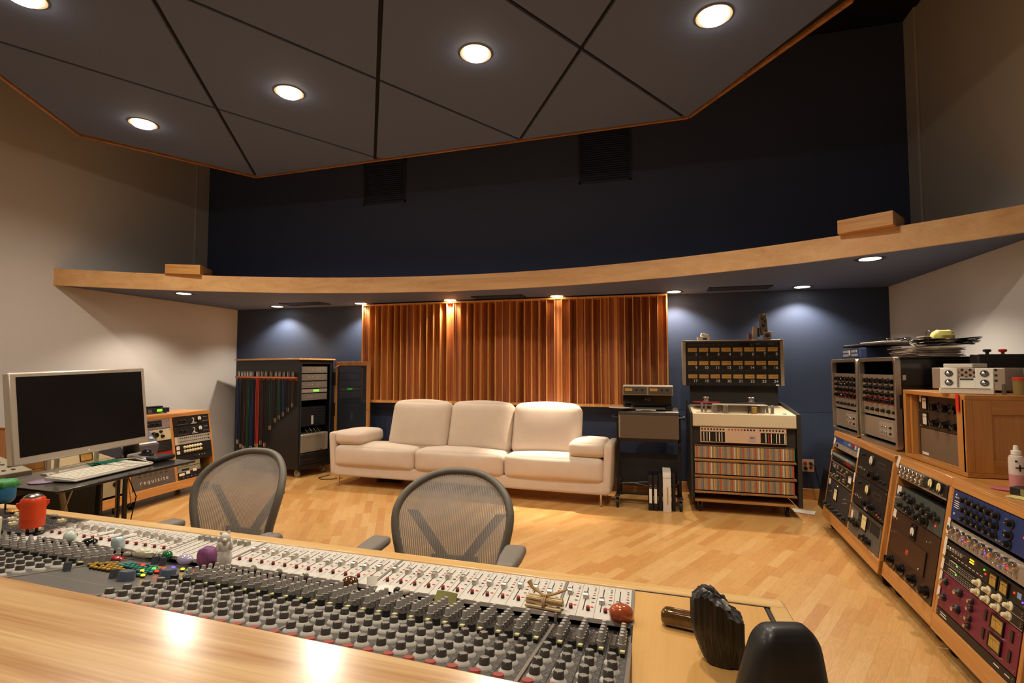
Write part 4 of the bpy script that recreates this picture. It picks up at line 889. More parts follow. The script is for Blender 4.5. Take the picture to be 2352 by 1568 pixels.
tag(MB(Matrix.Translation((1.64, 2.68, RT+.0)) @ Matrix.Rotation(.3, 4, 'Z')).cushion((0, 0, .03), (.16, .07, .055), .02).build('tissue_pack', mat('tissue_white', 'e0d6c8', .6)), 'white soft pack at the right edge behind the notepad', 'package')
# clutter on the flight-case racks
TC = .815+.605+.002
o = thing('blue_rack_unit', 'blue and silver half-rack unit on the far flight case', 'audio equipment', M=Matrix.Translation((1.56, 5.04, TC)) @ Matrix.Rotation(-pi/2, 4, 'Z')); MB().box(0, 0, .006, .40, .28, .085).build('case', mat('deep_blue', '232c48', .4), o, bev=.002)
MB().box(.0, -.004, .008, .40, 0, .083).build('front_plate', mat('blue_face', '3a4a72', .4), o)
for x in (.03, .22): MB().box(x, -.006, .05, x+.12, -.004, .07).build('switch_row', mat('pale_blue_keys', 'a8acb4', .5), o); MB().box(x, -.006, .02, x+.13, -.004, .04).build('switch_row', mat('pale_blue_keys', '', .5), o)
MB().box(.165, -.006, .03, .19, -.004, .07).build('display', METERW, o)
PAP = mat('paper_stack', 'bfae9c', .7)
o = thing('paper_stack', 'untidy stack of papers on the near flight case', 'papers', (1.80, 4.20, TC)); pr_ = random.Random(9)
for k in range(16):
    MB(Matrix.Translation((pr_.uniform(-.015, .015), pr_.uniform(-.02, .02), .004*k)) @ Matrix.Rotation(pr_.uniform(-.12, .12), 4, 'Z')).box(-.13, -.18, 0, .13, .18, .0032).build('sheets', PAP if k % 3 else mat('paper_tan', 'a08f7a', .7), o, smooth=False)
o = thing('keyboard_board', 'dark flat board with curled edge lying over the blue unit', 'board', M=Matrix.Translation((1.74, 4.72, TC+.094)) @ Matrix.Rotation(.1, 4, 'Z')); MB().cushion((0, 0, .012), (.30, .66, .022), .010).build('board_body', mat('board_dark', '241c1a', .5), o)
tag(MB(Matrix.Translation((1.70, 4.66, TC+.121)) @ Matrix.Rotation(.1, 4, 'Z')).cushion((0, 0, .004), (.12, .36, .008), .003).build('white_cloth', mat('cloth_white', 'cfc3b0', .8)), 'crumpled white cloth strip on the dark flat board', 'cloth')
for k, (c, r1, r2, z, lab) in enumerate((((1.80, 4.58), .07, .05, .128, 'thin black wire curled upright on the dark board'), ((1.82, 4.00), .13, .22, .074, 'loops of black cable lying on the stack of papers'))):
    m = MB()
    for q in range(5 if k else 2):
        ph = pr_.uniform(0, 6); m.tube([(c[0]+(r1+.008*q)*cos(a), c[1]+(r2+.012*q)*sin(a), TC+z+.006*q+(.02*abs(sin(a*1.5+ph)) if not k else .008*sin(2*a+ph)+.008)) for a in [2*pi*i/30 for i in range(30)]], .0028 if not k else .0055, 6, True)
    tag(m.build('black_cable', BLKG), lab, 'cable')
tag(MB().blob((1.80, 3.96, TC+.135), (.05, .055, .035), .6, 14, 8, fn=lambda d: 1+.18*sin(d.x*9+d.y*7)*cos(d.z*6)).build('yellow_cloth', mat('yellow_cloth', 'd8cf7a', .8)), 'crumpled pale yellow cloth on the black cable loops', 'cloth')
o = thing('small_camera', 'small boxy gadget with wires beside the yellow cloth', 'gadget', (1.80, 4.16, TC+.085)); MB().box(-.03, -.035, 0, .03, .035, .05).build('body', mat('gadget_brown', '4a3428', .5), o, bev=.002); MB().box(-.036, -.03, .008, -.03, .03, .04).build('white_face', WHT, o); MB().box(-.04, -.06, .05, .03, .05, .058).build('top_plate', GREYP, o); m = MB(); m.tube([(0, -.02+.03*cos(a), .07+.025*sin(a)) for a in lin(0, 5.5, 14)], .003, 6); m.build('wire', BLK, o)

# ================================================================== SOFA
SUE = mat('beige_suede', 'ccb9a6', .85, noise=.08, nscale=9, bump=.04)
SM = Matrix.Translation((-3.62, 5.215, 0)) @ Matrix.Rotation(radians(-2.4), 4, 'Z'); SW_ = 3.2
so = thing('sofa', 'long beige suede three-seat sofa with thin metal legs under the diffusers', 'sofa', M=SM)
MB().cushion((SW_/2, .265, .185), (SW_-.04, .52, .13), .02).build('base_frame', SUE, so)
for s_, x in ((-1, .035), (1, SW_-.035)):
    tp = lambda p, s_=s_: Vector((p.x - s_*(-.03)*(p.z+.24)/.48*1.0 - s_*.015, p.y, p.z))
    MB().cushion((x, .265, .365), (.085, .53, .49), .03, taper=tp).build('side_panel', SUE, so)
MB(Matrix.Translation((1.74, .475, .48)) @ Matrix.Rotation(radians(-3), 4, 'X')).cushion((0, 0, 0), (2.1, .09, .60), .04).build('back_frame', SUE, so)
for k in range(3):
    w3 = (SW_-.13)/3; MB().cushion((.065+w3*(k+.5), .215, .345), (w3-.004, .47, .235), .055, bulge=.03, n=14).build('seat_cushion', SUE, so)
bx0, bx1 = .62, 2.86
for k in range(3):
    w3 = (bx1-bx0)/3; MB(Matrix.Translation((bx0+w3*(k+.5), .355, .685)) @ Matrix.Rotation(radians(-17), 4, 'X')).cushion((0, 0, 0), (w3-.004, .20, .54), .075, bulge=.035, n=14).build('back_cushion', SUE, so)
for x in (.235, SW_-.235):
    MB().cushion((x, .25, .545), (.37, .49, .15), .055, bulge=.02, n=14).build('arm_cushion', SUE, so)
for x in (.10, SW_-.10):
    for y in (.04, .47): MB().lathe([(.013, 0), (.010, .008), (.009, .02), (.0135, .125)], 14, c=(x, y, 0)).build('leg', CHROME, so)

# ================================================================== MESH CHAIRS
def mesh_mat():
    m = bpy.data.materials.new('pinstripe_mesh'); m.use_nodes = True; nt = m.node_tree; b = nt.nodes['Principled BSDF']; L = nt.links.new
    tc = N(nt, 'ShaderNodeTexCoord'); sp = N(nt, 'ShaderNodeSeparateXYZ'); L(tc.outputs['Object'], sp.inputs[0])
    a = N(nt, 'ShaderNodeMath', operation='MULTIPLY'); a.inputs[1].default_value = 120; L(sp.outputs[0], a.inputs[0])
    f = N(nt, 'ShaderNodeMath', operation='FRACT'); L(a.outputs[0], f.inputs[0]); g = N(nt, 'ShaderNodeMath', operation='LESS_THAN'); g.inputs[1].default_value = .22; L(f.outputs[0], g.inputs[0])
    mr = N(nt, 'ShaderNodeMapRange'); mr.inputs['To Min'].default_value = .97; mr.inputs['To Max'].default_value = .3; L(g.outputs[0], mr.inputs['Value']); L(mr.outputs[0], b.inputs['Alpha'])
    b.inputs['Base Color'].default_value = srgb('aaa096'); b.inputs['Roughness'].default_value = .6; return m
MESHM = mesh_mat(); FRM = mat('chair_frame', '6a6358', .5); PAD = mat('arm_pad', '7d746b', .55)
def chair(name, lab, loc, rz, tilt):
    c = thing(name, lab, 'chair', (loc[0], loc[1], 0), rz, 'mesh office chairs at the console')
    half = [(0, 0), (.07, -.003), (.135, -.018), (.195, -.048), (.24, -.09), (.263, -.14), (.266, -.19), (.256, -.25), (.240, -.31), (.222, -.38), (.20, -.45), (.165, -.505), (.10, -.53), (0, -.535)]
    loop = half + [(-x, z) for x, z in half[-2:0:-1]]
    # smooth the outline once
    def cat(P, n=3):
        out = []; N_ = len(P)
        for i in range(N_):
            p0, p1, p2, p3 = P[i-1], P[i], P[(i+1) % N_], P[(i+2) % N_]
            for k in range(n):
                t = k/n; out.append(tuple(.5*((2*p1[j])+(-p0[j]+p2[j])*t+(2*p0[j]-5*p1[j]+4*p2[j]-p3[j])*t*t+(-p0[j]+3*p1[j]-3*p2[j]+p3[j])*t**3) for j in (0, 1)))
        return out
    loop = cat(loop); top = loc[2]
    def bk(x, z):      # curved back: sides come forward, lumbar forward
        y = -.9*x*x - .05*sin(pi*min(1, max(0, -z/.535)))*1.0
        return Vector((x, y+math.tan(tilt)*(z+.535), top+z))
    rim = [bk(x, z) for x, z in loop]
    fr = MB(); fr.tube(rim, [.0165+.004*min(1, max(0, -q[1]/.5)) for q in loop], 10, True); fr.build('back_frame', FRM, c)
    ms = MB(); vs = []; fs = []; nu = 10; NL = len(loop); ctr = (0, -.26)
    for i, (x, z) in enumerate(loop):
        for j in range(nu+1): t = j/nu; vs.append(bk(ctr[0]+(x-ctr[0])*t, ctr[1]+(z-ctr[1])*t))
    for i in range(NL):
        k = (i+1) % NL
        for j in range(nu): fs.append((i*(nu+1)+j, i*(nu+1)+j+1, k*(nu+1)+j+1, k*(nu+1)+j))
    ms.add(vs, fs); ms.build('back_mesh', MESHM, c)
    st = MB()      # lumbar support behind the mesh
    def strap(P, wd):
        for a, b in zip(P[:-1], P[1:]):
            pa, pb = bk(*a)+Vector((0, .035, 0)), bk(*b)+Vector((0, .035, 0)); dz = Vector((0, 0, wd/2)); dx = Vector((wd/2, 0, 0)) if abs(b[0]-a[0]) < abs(b[1]-a[1]) else dz
            st.add([pa-dx, pa+dx, pb+dx, pb-dx, pa-dx+Vector((0, .012, 0)), pa+dx+Vector((0, .012, 0)), pb+dx+Vector((0, .012, 0)), pb-dx+Vector((0, .012, 0))], [(0, 1, 2, 3), (7, 6, 5, 4), (0, 4, 5, 1), (1, 5, 6, 2), (2, 6, 7, 3), (3, 7, 4, 0)])
    strap([(-.05, -.375), (-.13, -.27), (-.212, -.17)], .05); strap([(.05, -.375), (.13, -.27), (.212, -.17)], .05); strap([(-.11, -.40), (.11, -.40)], .085)
    st.build('lumbar_support', mat('support_dark', '4a443c', .5), c, smooth=False)
    sp_ = MB(); sp_.tube([(0, .06, top-.50), (0, .10, top-.6), (0, .02, .36), (0, -.2, .33)], .022, 8); sp_.build('spine', FRM, c)
    MB().cushion((0, -.27, .425), (.50, .46, .05), .024, bulge=-.012, taper=lambda p: Vector((p.x, p.y, p.z-.06*max(0, -p.y/.23-.3)))).build('seat', MESHM if False else mat('seat_mesh', '5d564d', .7), c)
    for s_ in (-1, 1):
        MB().cushion((s_*.305, -.19, loc[3]), (.095, .24, .042), .020, taper=lambda p: Vector((p.x*(1-.25*max(0, -p.y/.13)), p.y, p.z))).build('arm_pad', PAD, c)
        MB().tube([(s_*.20, -.05, .40), (s_*.28, -.08, .46), (s_*.305, -.12, .54), (s_*.305, -.17, loc[3]-.015)], .018, 8).build('arm_post', FRM, c)
    MB().lathe([(.028, .12), (.028, .36), (.05, .37), (.06, .40)], 16, c=(0, -.22, 0)).build('column', BLK, c)
    for k in range(5):
        a = 2*pi*k/5+.3; e = (cos(a)*.30, -.22+sin(a)*.30)
        MB().tube([(0, -.22, .13), ((e[0])*.5, -.22+(e[1]+.22)*.5, .115), (e[0], e[1], .075)], [.028, .02, .015], 8).build('base_leg', FRM, c)
        MB().lathe([(.026, -.02), (.028, -.015), (.028, .015), (.026, .02)], 14, c=(e[0], e[1], .028), ax='x').lathe([(.008, .04), (.008, .07)], 8, c=(e[0], e[1], 0)).build('castor', RUB, c)
    return c
chair('office_chair', 'grey mesh office chair at the middle of the console, in front of the sofa', (-.885, 2.20, .858, .585), radians(4), radians(14))
chair('office_chair', 'grey mesh office chair at the left, beside the monitor desk', (-1.955, 2.10, .925, .59), radians(-5), radians(13))
# ================================================================== MULTITRACK TAPE RECORDER
MXR = Matrix.Translation((.335, 5.17, 0))
mr = thing('tape_recorder', 'large 24-track tape recorder with a cream deck and a tall meter panel', 'tape recorder', M=MXR)
CRM = mat('recorder_cream', 'c9b795', .45); CHA = mat('recorder_charcoal', '2c2823', .5); CWD = wood('shelf_ply', 'b07c42', '8a5a2c', 0)
W = .885
for x0, x1 in ((-.02, .0), (W, W+.035)):
    MB().prism([(0, .10), (-.002, .93), (.70, 1.0), (.70, .10)], x0, x1, axis=0).build('side_panel', CHA, mr, bev=.003)
dk = MB().prism([(-.005, .80), (-.005, .918), (.0, .922), (.60, .965), (.60, .80)], .003, W-.003, axis=0); dk.build('deck', CRM, mr, bev=.003)
MB().box(.003, -.008, .805, W-.003, -.004, .808).build('deck_seam', SEAM, mr, smooth=False)
MB().box(.02, .60, .10, W-.02, .66, 1.17).build('back_column', CHA, mr, bev=.004)
# meter panel
MBX0, MBX1, MZ0, MZ1, MY = -.055, .905, 1.155, 1.632, .50
MB().box(MBX0+.03, MY+.012, MZ0+.01, MBX1-.03, MY+.16, MZ1-.02).build('meter_panel', mat('meter_black', '1f1b18', .4), mr, smooth=False)
fr_ = MB().prism([(MY-.004, MZ0+.012), (MY-.004, MZ1), (MY+.18, MZ1), (MY+.18, MZ0+.06)], MBX0, MBX0+.032, axis=0).prism([(MY-.004, MZ0+.012), (MY-.004, MZ1), (MY+.18, MZ1), (MY+.18, MZ0+.06)], MBX1-.032, MBX1, axis=0).box(MBX0, MY-.004, MZ1-.012, MBX1, MY+.18, MZ1)
fr_.build('meter_housing', mat('warm_grey_metal', '9a8a76', .45), mr, bev=.003)
NUM = mat('numeral_white', 'c9c3b8', .6); DOT = mat('dim_print', '4b453f', .5)
cw = (MBX1-MBX0-.09)/8
for r_ in range(3):
    for c_ in range(8):
        x = MBX0+.045+cw*(c_+.5); z = MZ1-.098-r_*.137
        mt = MB().m(KB).box(x-cw*.43, MY+.006, z-.023, x+cw*.43, MY+.0125, z+.023).m(GOLD).box(x-cw*.41, MY+.004, z-.0205, x+cw*.41, MY+.0125, z+.0205).m(mat('meter_scale', '8a4a22', .5)).box(x-cw*.25, MY+.0035, z+.001, x+cw*.05, MY+.0045, z+.004).m(mat('meter_red', 'b03a1c', .5)).box(x+cw*.05, MY+.0035, z+.0, x+cw*.33, MY+.0045, z+.006)
        mo = mt.build('level_meter', None, mr, smooth=False)
        text('numeral', str(r_*8+c_+1), .040, Matrix.Translation((x+cw*.43, MY+.011, z-.060)) @ Matrix.Rotation(pi/2, 4, 'X'), NUM, mo, 'RIGHT', .0006)
        k = MB().m(DOT).lathe([(.013, MY+.0115), (.012, MY+.004)], 14, c=(x-.002, 0, z-.074), ax='y').m(KB).lathe([(.010, MY+.0045), (.009, MY+.0)], 12, c=(x-.002, 0, z-.074), ax='y').m(DOT).box(x-.04, MY+.010, z-.078, x-.025, MY+.0115, z-.072).box(x+.028, MY+.010, z-.074, x+.042, MY+.0115, z-.070).box(x+.028, MY+.010, z-.084, x+.042, MY+.0115, z-.080); k.build('level_control', None, mr, smooth=False)
tp = MB().m(DOT)
for i in range(12): tp.box(MBX0+.06+i*.018, MY+.010, MZ1-.055, MBX0+.068+i*.018, MY+.0115, MZ1-.04)
for i in range(3): tp.box(MBX0+.30+i*.05, MY+.010, MZ1-.052, MBX0+.312+i*.05, MY+.0115, MZ1-.034)
tp.m(mat('dark_display', '1c0e0d', .2)).box(MBX0+.56, MY+.009, MZ1-.062, MBX0+.65, MY+.0115, MZ1-.030).m(METERW).box(MBX0+.664, MY+.010, MZ1-.053, MBX0+.668, MY+.0115, MZ1-.049).m(DOT).box(MBX0+.71, MY+.010, MZ1-.05, MBX0+.75, MY+.0115, MZ1-.035).box(MBX0+.82, MY+.010, MZ1-.05, MBX0+.87, MY+.0115, MZ1-.035); tp.build('transport_display', None, mr, smooth=False)
MB().box(MBX1-.078, MY+.003, MZ0+.014, MBX1-.048, MY+.0125, MZ0+.027).build('white_sticker', WHT, mr)
# deck hardware
def dz(y): return .922+y*.0717
HUBY = .22
def post(nm, x, y, r, h, mt, cap=None, cr=None):
    z = dz(y); m = MB().m(mt).lathe([(r*1.15, z), (r*1.15, z+.004), (r, z+.005), (r, z+h), (r*.9, z+h+.003)], 20, c=(x, y, 0))
    if cap: m.m(cap).lathe([(cr, z+h*.35), (cr, z+h*.55)], 16, c=(x, y, 0))
    return m.build(nm, None, mr)
PA = mat('polished_alu', 'c3bdb4', .25, .9)
for x, mt, nm in ((.155, mat('reel_red', '8a1f26', .4), 'supply_turntable'), (.57, mat('reel_dark', '2a2422', .4), 'take_up_turntable')):
    MB().m(mt).lathe([(.13, dz(.30)+.062), (.13, dz(.30)+.067)], 40, c=(x, .34, 0)).build(nm, None, mr)
    MB().m(PA).lathe([(.030, dz(.30)+.0675), (.030, dz(.30)+.078), (.022, dz(.30)+.082), (.022, dz(.30)+.096), (.031, dz(.30)+.10), (.031, dz(.30)+.112), (.026, dz(.30)+.117)], 24, c=(x, .34, 0)).build('reel_hub', None, mr)
for x, y, r, h in ((.095, .10, .012, .078), (.205, .08, .032, .072), (.252, .12, .014, .066), (.30, .06, .026, .068), (.62, .10, .028, .070), (.70, .06, .015, .074)): post('tape_guide', x, y, r, h, PA)
MB().prism([(.115, dz(.1)), (.135, dz(.1)), (.144, dz(.1)+.076), (.122, dz(.1)+.076)], .09, .096, axis=1).build('tension_arm', PA, mr); MB().prism([(.655, dz(.1)), (.675, dz(.1)), (.668, dz(.1)+.08), (.644, dz(.1)+.08)], .09, .096, axis=1).build('tension_arm', PA, mr)
MB().box(.235, .10, dz(.1), .62, .16, dz(.1)+.064).build('head_block', mat('head_alu', 'a79e90', .35, .6), mr, bev=.004)
MB().box(.20, .05, dz(.1)+.068, .66, .22, dz(.1)+.074).build('head_cover', mat('cover_plate', 'b6ac9c', .3, .5), mr, bev=.002)
post('pinch_roller', .545, .05, .024, .058, mat('brass_roller', '9a7a3c', .4)); MB().cyl((.495, .05, dz(.05)), (.50, .05, dz(.05)+.06), .005).cyl((.488, .05, dz(.05)+.06), (.52, .05, dz(.05)+.064), .006).build('lifter', KB, mr)
MB().box(.04, .04, dz(.04), .20, .075, dz(.04)+.006).build('edit_plate', ALU, mr, bev=.001); MB().lathe([(.017, dz(.05)), (.016, dz(.05)+.005)], 20, c=(.80, .05, 0)).build('deck_button', STEEL, mr)
MB().lathe([(.02, dz(.5)), (.019, dz(.5)+.004)], 20, c=(.06, .42, 0)).build('deck_button', WHT, mr)
# under the deck: amplifier bay
MB().box(.003, .03, .615, W-.003, .05, .80).box(.003, .02, .10, .012, .5, .80).build('inner_frame', CHA, mr, smooth=False)
bz0, bz1 = .655, .795
MB().box(.068, .0, bz0, W-.085, .03, bz1).build('cream_panel', mat('pinkish_cream', 'c4a283', .5), mr, bev=.002)
hb = MB()
for g, (xa, n, cm) in enumerate(((.085, 8, KB), (.32, 9, None), (.585, 8, KB))):
    for i in range(n):
        hb.m(cm or (mat('brass_hole', '8a5a3a', .4) if i < 5 else KB)).lathe([(.0085, -.0005), (.0085, .003)], 12, c=(xa+i*.0265, 0, bz1-.018), ax='y')
hb.build('trim_holes', None, mr)
for g, xa in enumerate((.078, .586)):
    MB().box(xa, -.001, bz0+.008, xa+.205, .002, bz1-.04).build('card_cage', KB, mr, smooth=False)
    for i, x in enumerate(((.018, .045, .068, .125, .152, .176), (.04, .085, .128, .152, .195))[g]):
        MB().box(xa+x, -.004, bz0+.012, xa+x+.006, 0, bz1-.044).build('circuit_card', CREAM, mr, smooth=False)
    if g: MB().box(xa+.062, -.004, bz0+.012, xa+.07, 0, bz1-.05).build('circuit_card', RED, mr, smooth=False)
MB().box(.49, -.002, bz0+.02, .545, .0, bz0+.075).build('socket_plate', mat('lilac_grey', 'a99b98', .4), mr); MB().box(.50, -.004, bz0+.05, .522, -.001, bz0+.056).box(.528, -.004, bz0+.05, .534, -.001, bz0+.056).build('switches', KB, mr, smooth=False)
# three shelves of channel cards
TAN = mat('card_tan', 'ab8c60', .5); CC = [mat('card_red', 'b8452a', .5), mat('card_pink', 'a88a6c', .5), mat('card_white', 'c9bda8', .5), mat('card_yellow', 'c99b3a', .5), mat('card_blue', '6b6a74', .5), mat('card_grey', '8f7f68', .5)]
order = [5, 2, 3, 4, 1, 0, 5, 2]
for r_ in range(3):
    z0 = .512-r_*.148; z1 = z0+.105
    MB().box(.012, .0, z0-.030, W-.012, .40, z0-.012).build('shelf', CWD, mr, bev=.002)
    MB().box(.012, -.003, z1+.006, W-.03, .02, z1+.012).build('shelf_lip', mat('shelf_metal', '6b4f38', .4), mr, smooth=False)
    n = 33; cw_ = (W-.05)/n
    for i in range(n):
        x = .016+i*cw_; seqc = order[i % 4 + (i//4 % 2)*4]
        m = MB().m(TAN if i % 2 else CC[5]).box(x, -.002, z0, x+cw_*.55, .30, z1).m(CC[(3, 5, 4, 1, 0, 2, 3, 4)[i % 8] if i % 4 else 0]).box(x+cw_*.57, -.004, z0, x+cw_*.95, .30, z1)
        m.m(KB)
        for k in range(8): m.box(x+cw_*.2, -.0028, z0+.01+k*.012, x+cw_*.36, -.0019, z0+.013+k*.012)
        m.build('channel_card', None, mr, smooth=False)
    if r_ == 0: MB().box(W-.034, -.003, z0, W-.022, .2, z1).build('green_card', mat('card_green', '2f7a38', .5), mr)
    else: MB().box(W-.036, -.003, z0, W-.031, .2, z1).build('red_edge', CC[0], mr)
    for x in (.02, .40, W-.06): MB().box(x, -.012, z0-.030, x+.05, .004, z0-.026).build('card_puller', STEEL, mr)
MB().box(.012, .0, .105, W-.03, .5, .125).build('bottom_board', CWD, mr, bev=.002); MB().box(.012, .40, .1, W-.01, .42, .62).build('rear_cover', BLK, mr, smooth=False)
cb_ = random.Random(4)
for k in range(5): MB().tube([(.10+k*.15+.05*t, .12+.02*k, .15+.045*abs(sin(t*1.6+k))) for t in lin(0, 3, 12)], .006, 6).build('loom_cable', mat('grey_cable', '7a7268', .5), mr)
for cx, cy in ((.06, .07), (W-.08, .07), (.06, .6), (W-.08, .6)): caster(mr, (cx, cy, .10), .042, .10)
# on top of the meter panel
tz = MZ1+.002
o = thing('plastic_tub', 'small clear tub of papers on top of the large tape recorder', 'tub', (.335+.16, 5.17+MY+.06, tz)); MB().prism([(-.055, 0), (.055, 0), (.065, .035), (-.065, .035)], -.04, .04, axis=1).build('tub', mat('milky', 'cfc8be', .3, alpha=.7), o)
MB(Matrix.Translation((.005, 0, .035)) @ Matrix.Rotation(.25, 4, 'Y')).box(-.035, -.03, 0, .04, .03, .035).build('papers', WHT, o, bev=.002); MB().box(-.01, -.042, .005, .03, -.04, .022).build('dark_label', DGREY, o)
o = thing('equalizer_module', 'tall narrow grey module with four black knobs leaning upright on the large tape recorder', 'audio module', M=MXR @ Matrix.Translation((.745, MY+.04, tz+.045)) @ Matrix.Rotation(radians(-4), 4, 'Y')); MB().box(-.032, 0, 0, .032, .06, .225).build('body', mat('module_face', '6f675e', .45), o, bev=.002)
for x, z, r_ in ((-.01, .17, .012), (.014, .14, .011), (-.006, .095, .014), (.016, .04, .012)): inst(knob_mesh('black', r_), 'knob', Matrix.Translation((x, 0, z)), o)
MB().box(-.002, -.001, .205, .018, 0, .218).build('label_plate', METERW, o)
o = thing('small_preamp', 'small grey box with one black knob at the foot of the upright module', 'audio module', M=MXR @ Matrix.Translation((.76, MY+.0, tz))); MB().box(-.038, 0, 0, .038, .035, .075).build('body', mat('module_grey2', '8f877b', .45), o, bev=.002); inst(knob_mesh('black', .02), 'knob', Matrix.Translation((.0, 0, .038)), o); MB().lathe([(.004, 0), (.003, -.003)], 8, c=(.028, 0, .055), ax='y').build('led', METERW, o)
o = thing('white_box', 'small white box with a dark side left of the upright module', 'box', M=MXR @ Matrix.Translation((.665, MY+.05, tz))); MB().box(-.028, 0, 0, .012, .05, .135).build('body', mat('box_white', 'b9b2a8', .5), o, bev=.002); MB().box(.012, .004, .03, .034, .046, .12).build('dark_side', DGREY, o)
tag(MB().blob((.335+.605, 5.17+MY+.07, tz+.035), (.022, .02, .035), 1, 12, 8, fn=lambda d: 1+.2*sin(d.z*7)).build('figurine', mat('terracotta', '8a4b30', .4)), 'little reddish-brown figurine at the left of the white box', 'figurine')

# ================================================================== TWO-TRACK RECORDER ON ITS CART
MX2 = Matrix.Translation((-.345, 5.20, 0))
ct = thing('equipment_cart', 'black tubular cart on casters carrying the small tape recorder', 'cart', M=MX2)
for x in (-.02, .565):
    MB().box(x-.014, .08, .13, x+.014, .11, .90).build('upright', BLK, ct, bev=.003)
    MB().box(x-.016, -.06, .10, x+.016, .55, .13).build('foot_rail', BLK, ct, bev=.003)
    MB().box(x-.014, -.0, .60, x+.014, .45, .63).build('side_arm', BLK, ct, bev=.003)
    MB().cyl((x-(.05 if x < .1 else -.05), .06, .86), (x, .06, .86), .010).cyl((x-(.052 if x < .1 else -.052), .06, .86), (x-(.035 if x < .1 else -.035), .06, .86), .022, seg=10).build('clamp_knob', KB, ct)
    caster(ct, (x, -.045, .115), .045, .11); caster(ct, (x, .50, .115), .045, .11)
MB().box(-.02, .10, .185, .565, .125, .21).box(-.02, .09, .10, .565, .11, .12).build('cross_bar', BLK, ct, bev=.003); MB().box(.0, .12, .22, .545, .135, .50).build('black_cover', mat('cloth_black', '171210', .8), ct, smooth=False)
for k in range(3): MB().tube([(.02+.17*t, .09, .205+.012*sin(t*3+k*2)+.008*k) for t in lin(0, 3, 14)], .004, 6).build('loose_cable', (mat('grey_cable', '', .5), BLKG, mat('teal_cable', '4c6a68', .5))[k], ct)
tr = thing('tape_recorder', 'smaller two-track tape recorder with two amber meters on the black cart', 'tape recorder', M=MX2 @ Matrix.Translation((0, 0, .635)))
TANP = mat('taupe_panel', '5c4c3c', .5); TMG = mat('warm_grey_metal', '', .45)
MB().box(.012, -.02, .03, .56, .0, .255).build('front_panel', TANP, tr, bev=.004); MB().box(-.004, -.015, .03, .012, .30, .27).build('side_cheek', mat('cheek_grey', '8f8474', .5), tr, bev=.004)
MB().box(.0, -.018, .0, .55, .40, .03).build('base', BLK, tr, smooth=False); MB().box(.014, -.0, .03, .56, .40, .255).build('case', BLK, tr, smooth=False)
MB().prism([(-.022, .255), (-.022, .282), (-.015, .288), (.33, .31), (.33, .255)], .0, .56, axis=0).build('top_deck', mat('deck_dark', '4a443c', .35, .3), tr, bev=.003)
MB().prism([(.20, .31), (.30, .31), (.24, .44), (.19, .44)], .03, .50, axis=0).build('neck', BLKG, tr, bev=.003)
hd = MB().prism([(.135, .44), (.135, .528), (.25, .54), (.25, .44)], .03, .515, axis=0); hd.build('meter_housing', TMG, tr, bev=.003)
for i, x0 in enumerate((.038, .28)):
    MB().box(x0, .131, .449, x0+.226, .135, .522).build('meter_plate', mat('meter_plate_grey', '5d564c', .4, .3), tr, smooth=False)
    MB().m(KB).box(x0+.008, .128, .478, x0+.092, .132, .512).m(GOLD).box(x0+.012, .1265, .481, x0+.088, .1285, .509).build('level_meter', None, tr, smooth=False)
    for x in (x0+.125, x0+.18): inst(knob_mesh('black', .012), 'knob', Matrix.Translation((x, .131, .495)), tr)
    m = MB().m(KB)
    for k in range(5): m.box(x0+.03+k*.036, .130, .458, x0+.037+k*.036, .1315, .463)
    m.build('small_controls', None, tr, smooth=False)
text('lettering', 'MCI', .034, Matrix.Translation((.275, .184, .385)) @ Matrix.Rotation(pi/2, 4, 'X'), mat('dim_logo', '6d675f', .5), tr)
MB().lathe([(.13, .318), (.13, .321)], 40, c=(.02, .10, 0)).build('tape_reel', mat('reel_white', 'cbbca6', .4), tr); MB().lathe([(.03, .321), (.03, .335), (.022, .34)], 20, c=(.075, .12, 0)).lathe([(.035, .31), (.035, .335), (.02, .34)], 20, c=(.475, .12, 0)).build('hub', BLK, tr)
MB().box(.10, .04, .303, .44, .14, .322).build('head_cover', mat('head_dark', '5b554c', .35, .4), tr, bev=.003); MB().box(.16, -.0, .292, .35, .03, .308).build('head_housing', mat('pale_head', '9c9180', .4), tr, bev=.002); MB().box(.21, -.0015, .298, .30, 0, .303).build('head_slot', KB, tr)
MB().box(.44, -.005, .290, .53, .04, .2935).build('yellowed_label', mat('label_tan', 'a38f70', .6), tr); MB().box(.02, -.0, .289, .12, .03, .296).build('key_row', KB, tr)
# binders and box on the floor
def binder(x, h, w, lab, strip=True, y=5.10, dep=.26, mt=None, grp='upright binders on the floor'):
    o = thing('binder', lab, 'binder', (x, y, 0), group=grp); MB().box(-w/2, 0, 0, w/2, dep, h).build('cover', mt or mat('binder_black', '16131a', .4), o, bev=.003)
    if strip:
        MB().box(-w*.28, -.0012, .07, w*.28, 0, .205).build('spine_label', WHT, o); MB().box(-w*.2, -.0012, .215, w*.2, 0, .222).box(-w*.25, -.0012, .235, w*.25, 0, .241).build('spine_print', mat('print_grey', '6d6a70', .5), o, smooth=False)
    return o
binder(-.055, .33, .042, 'black binder with a white spine label, the left of two', y=5.12); binder(-.008, .33, .042, 'black binder with a white spine label, the right of two', y=5.125); binder(.035, .34, .035, 'plain black binder between the labelled binders and the white box', False, y=5.14)
o = thing('box_file', 'tall white box file with tan lettering beside the black binders', 'box file', (.095, 5.09, 0)); MB().prism([(0, 0), (0, .32), (.035, .365), (.24, .375), (.24, 0)], -.037, .037, axis=0).build('body', mat('box_ivory', 'cbbfae', .6), o, bev=.002)
MB().box(-.002, -.0012, .075, .010, 0, .235).build('tan_lettering', mat('tan_print', 'b88a4c', .5), o); MB().box(-.037, -.001, .3185, .037, 0, .3205).build('seam', KB, o)
binder(.158, .35, .03, 'plain black binder standing right of the white box file', False, y=5.15)
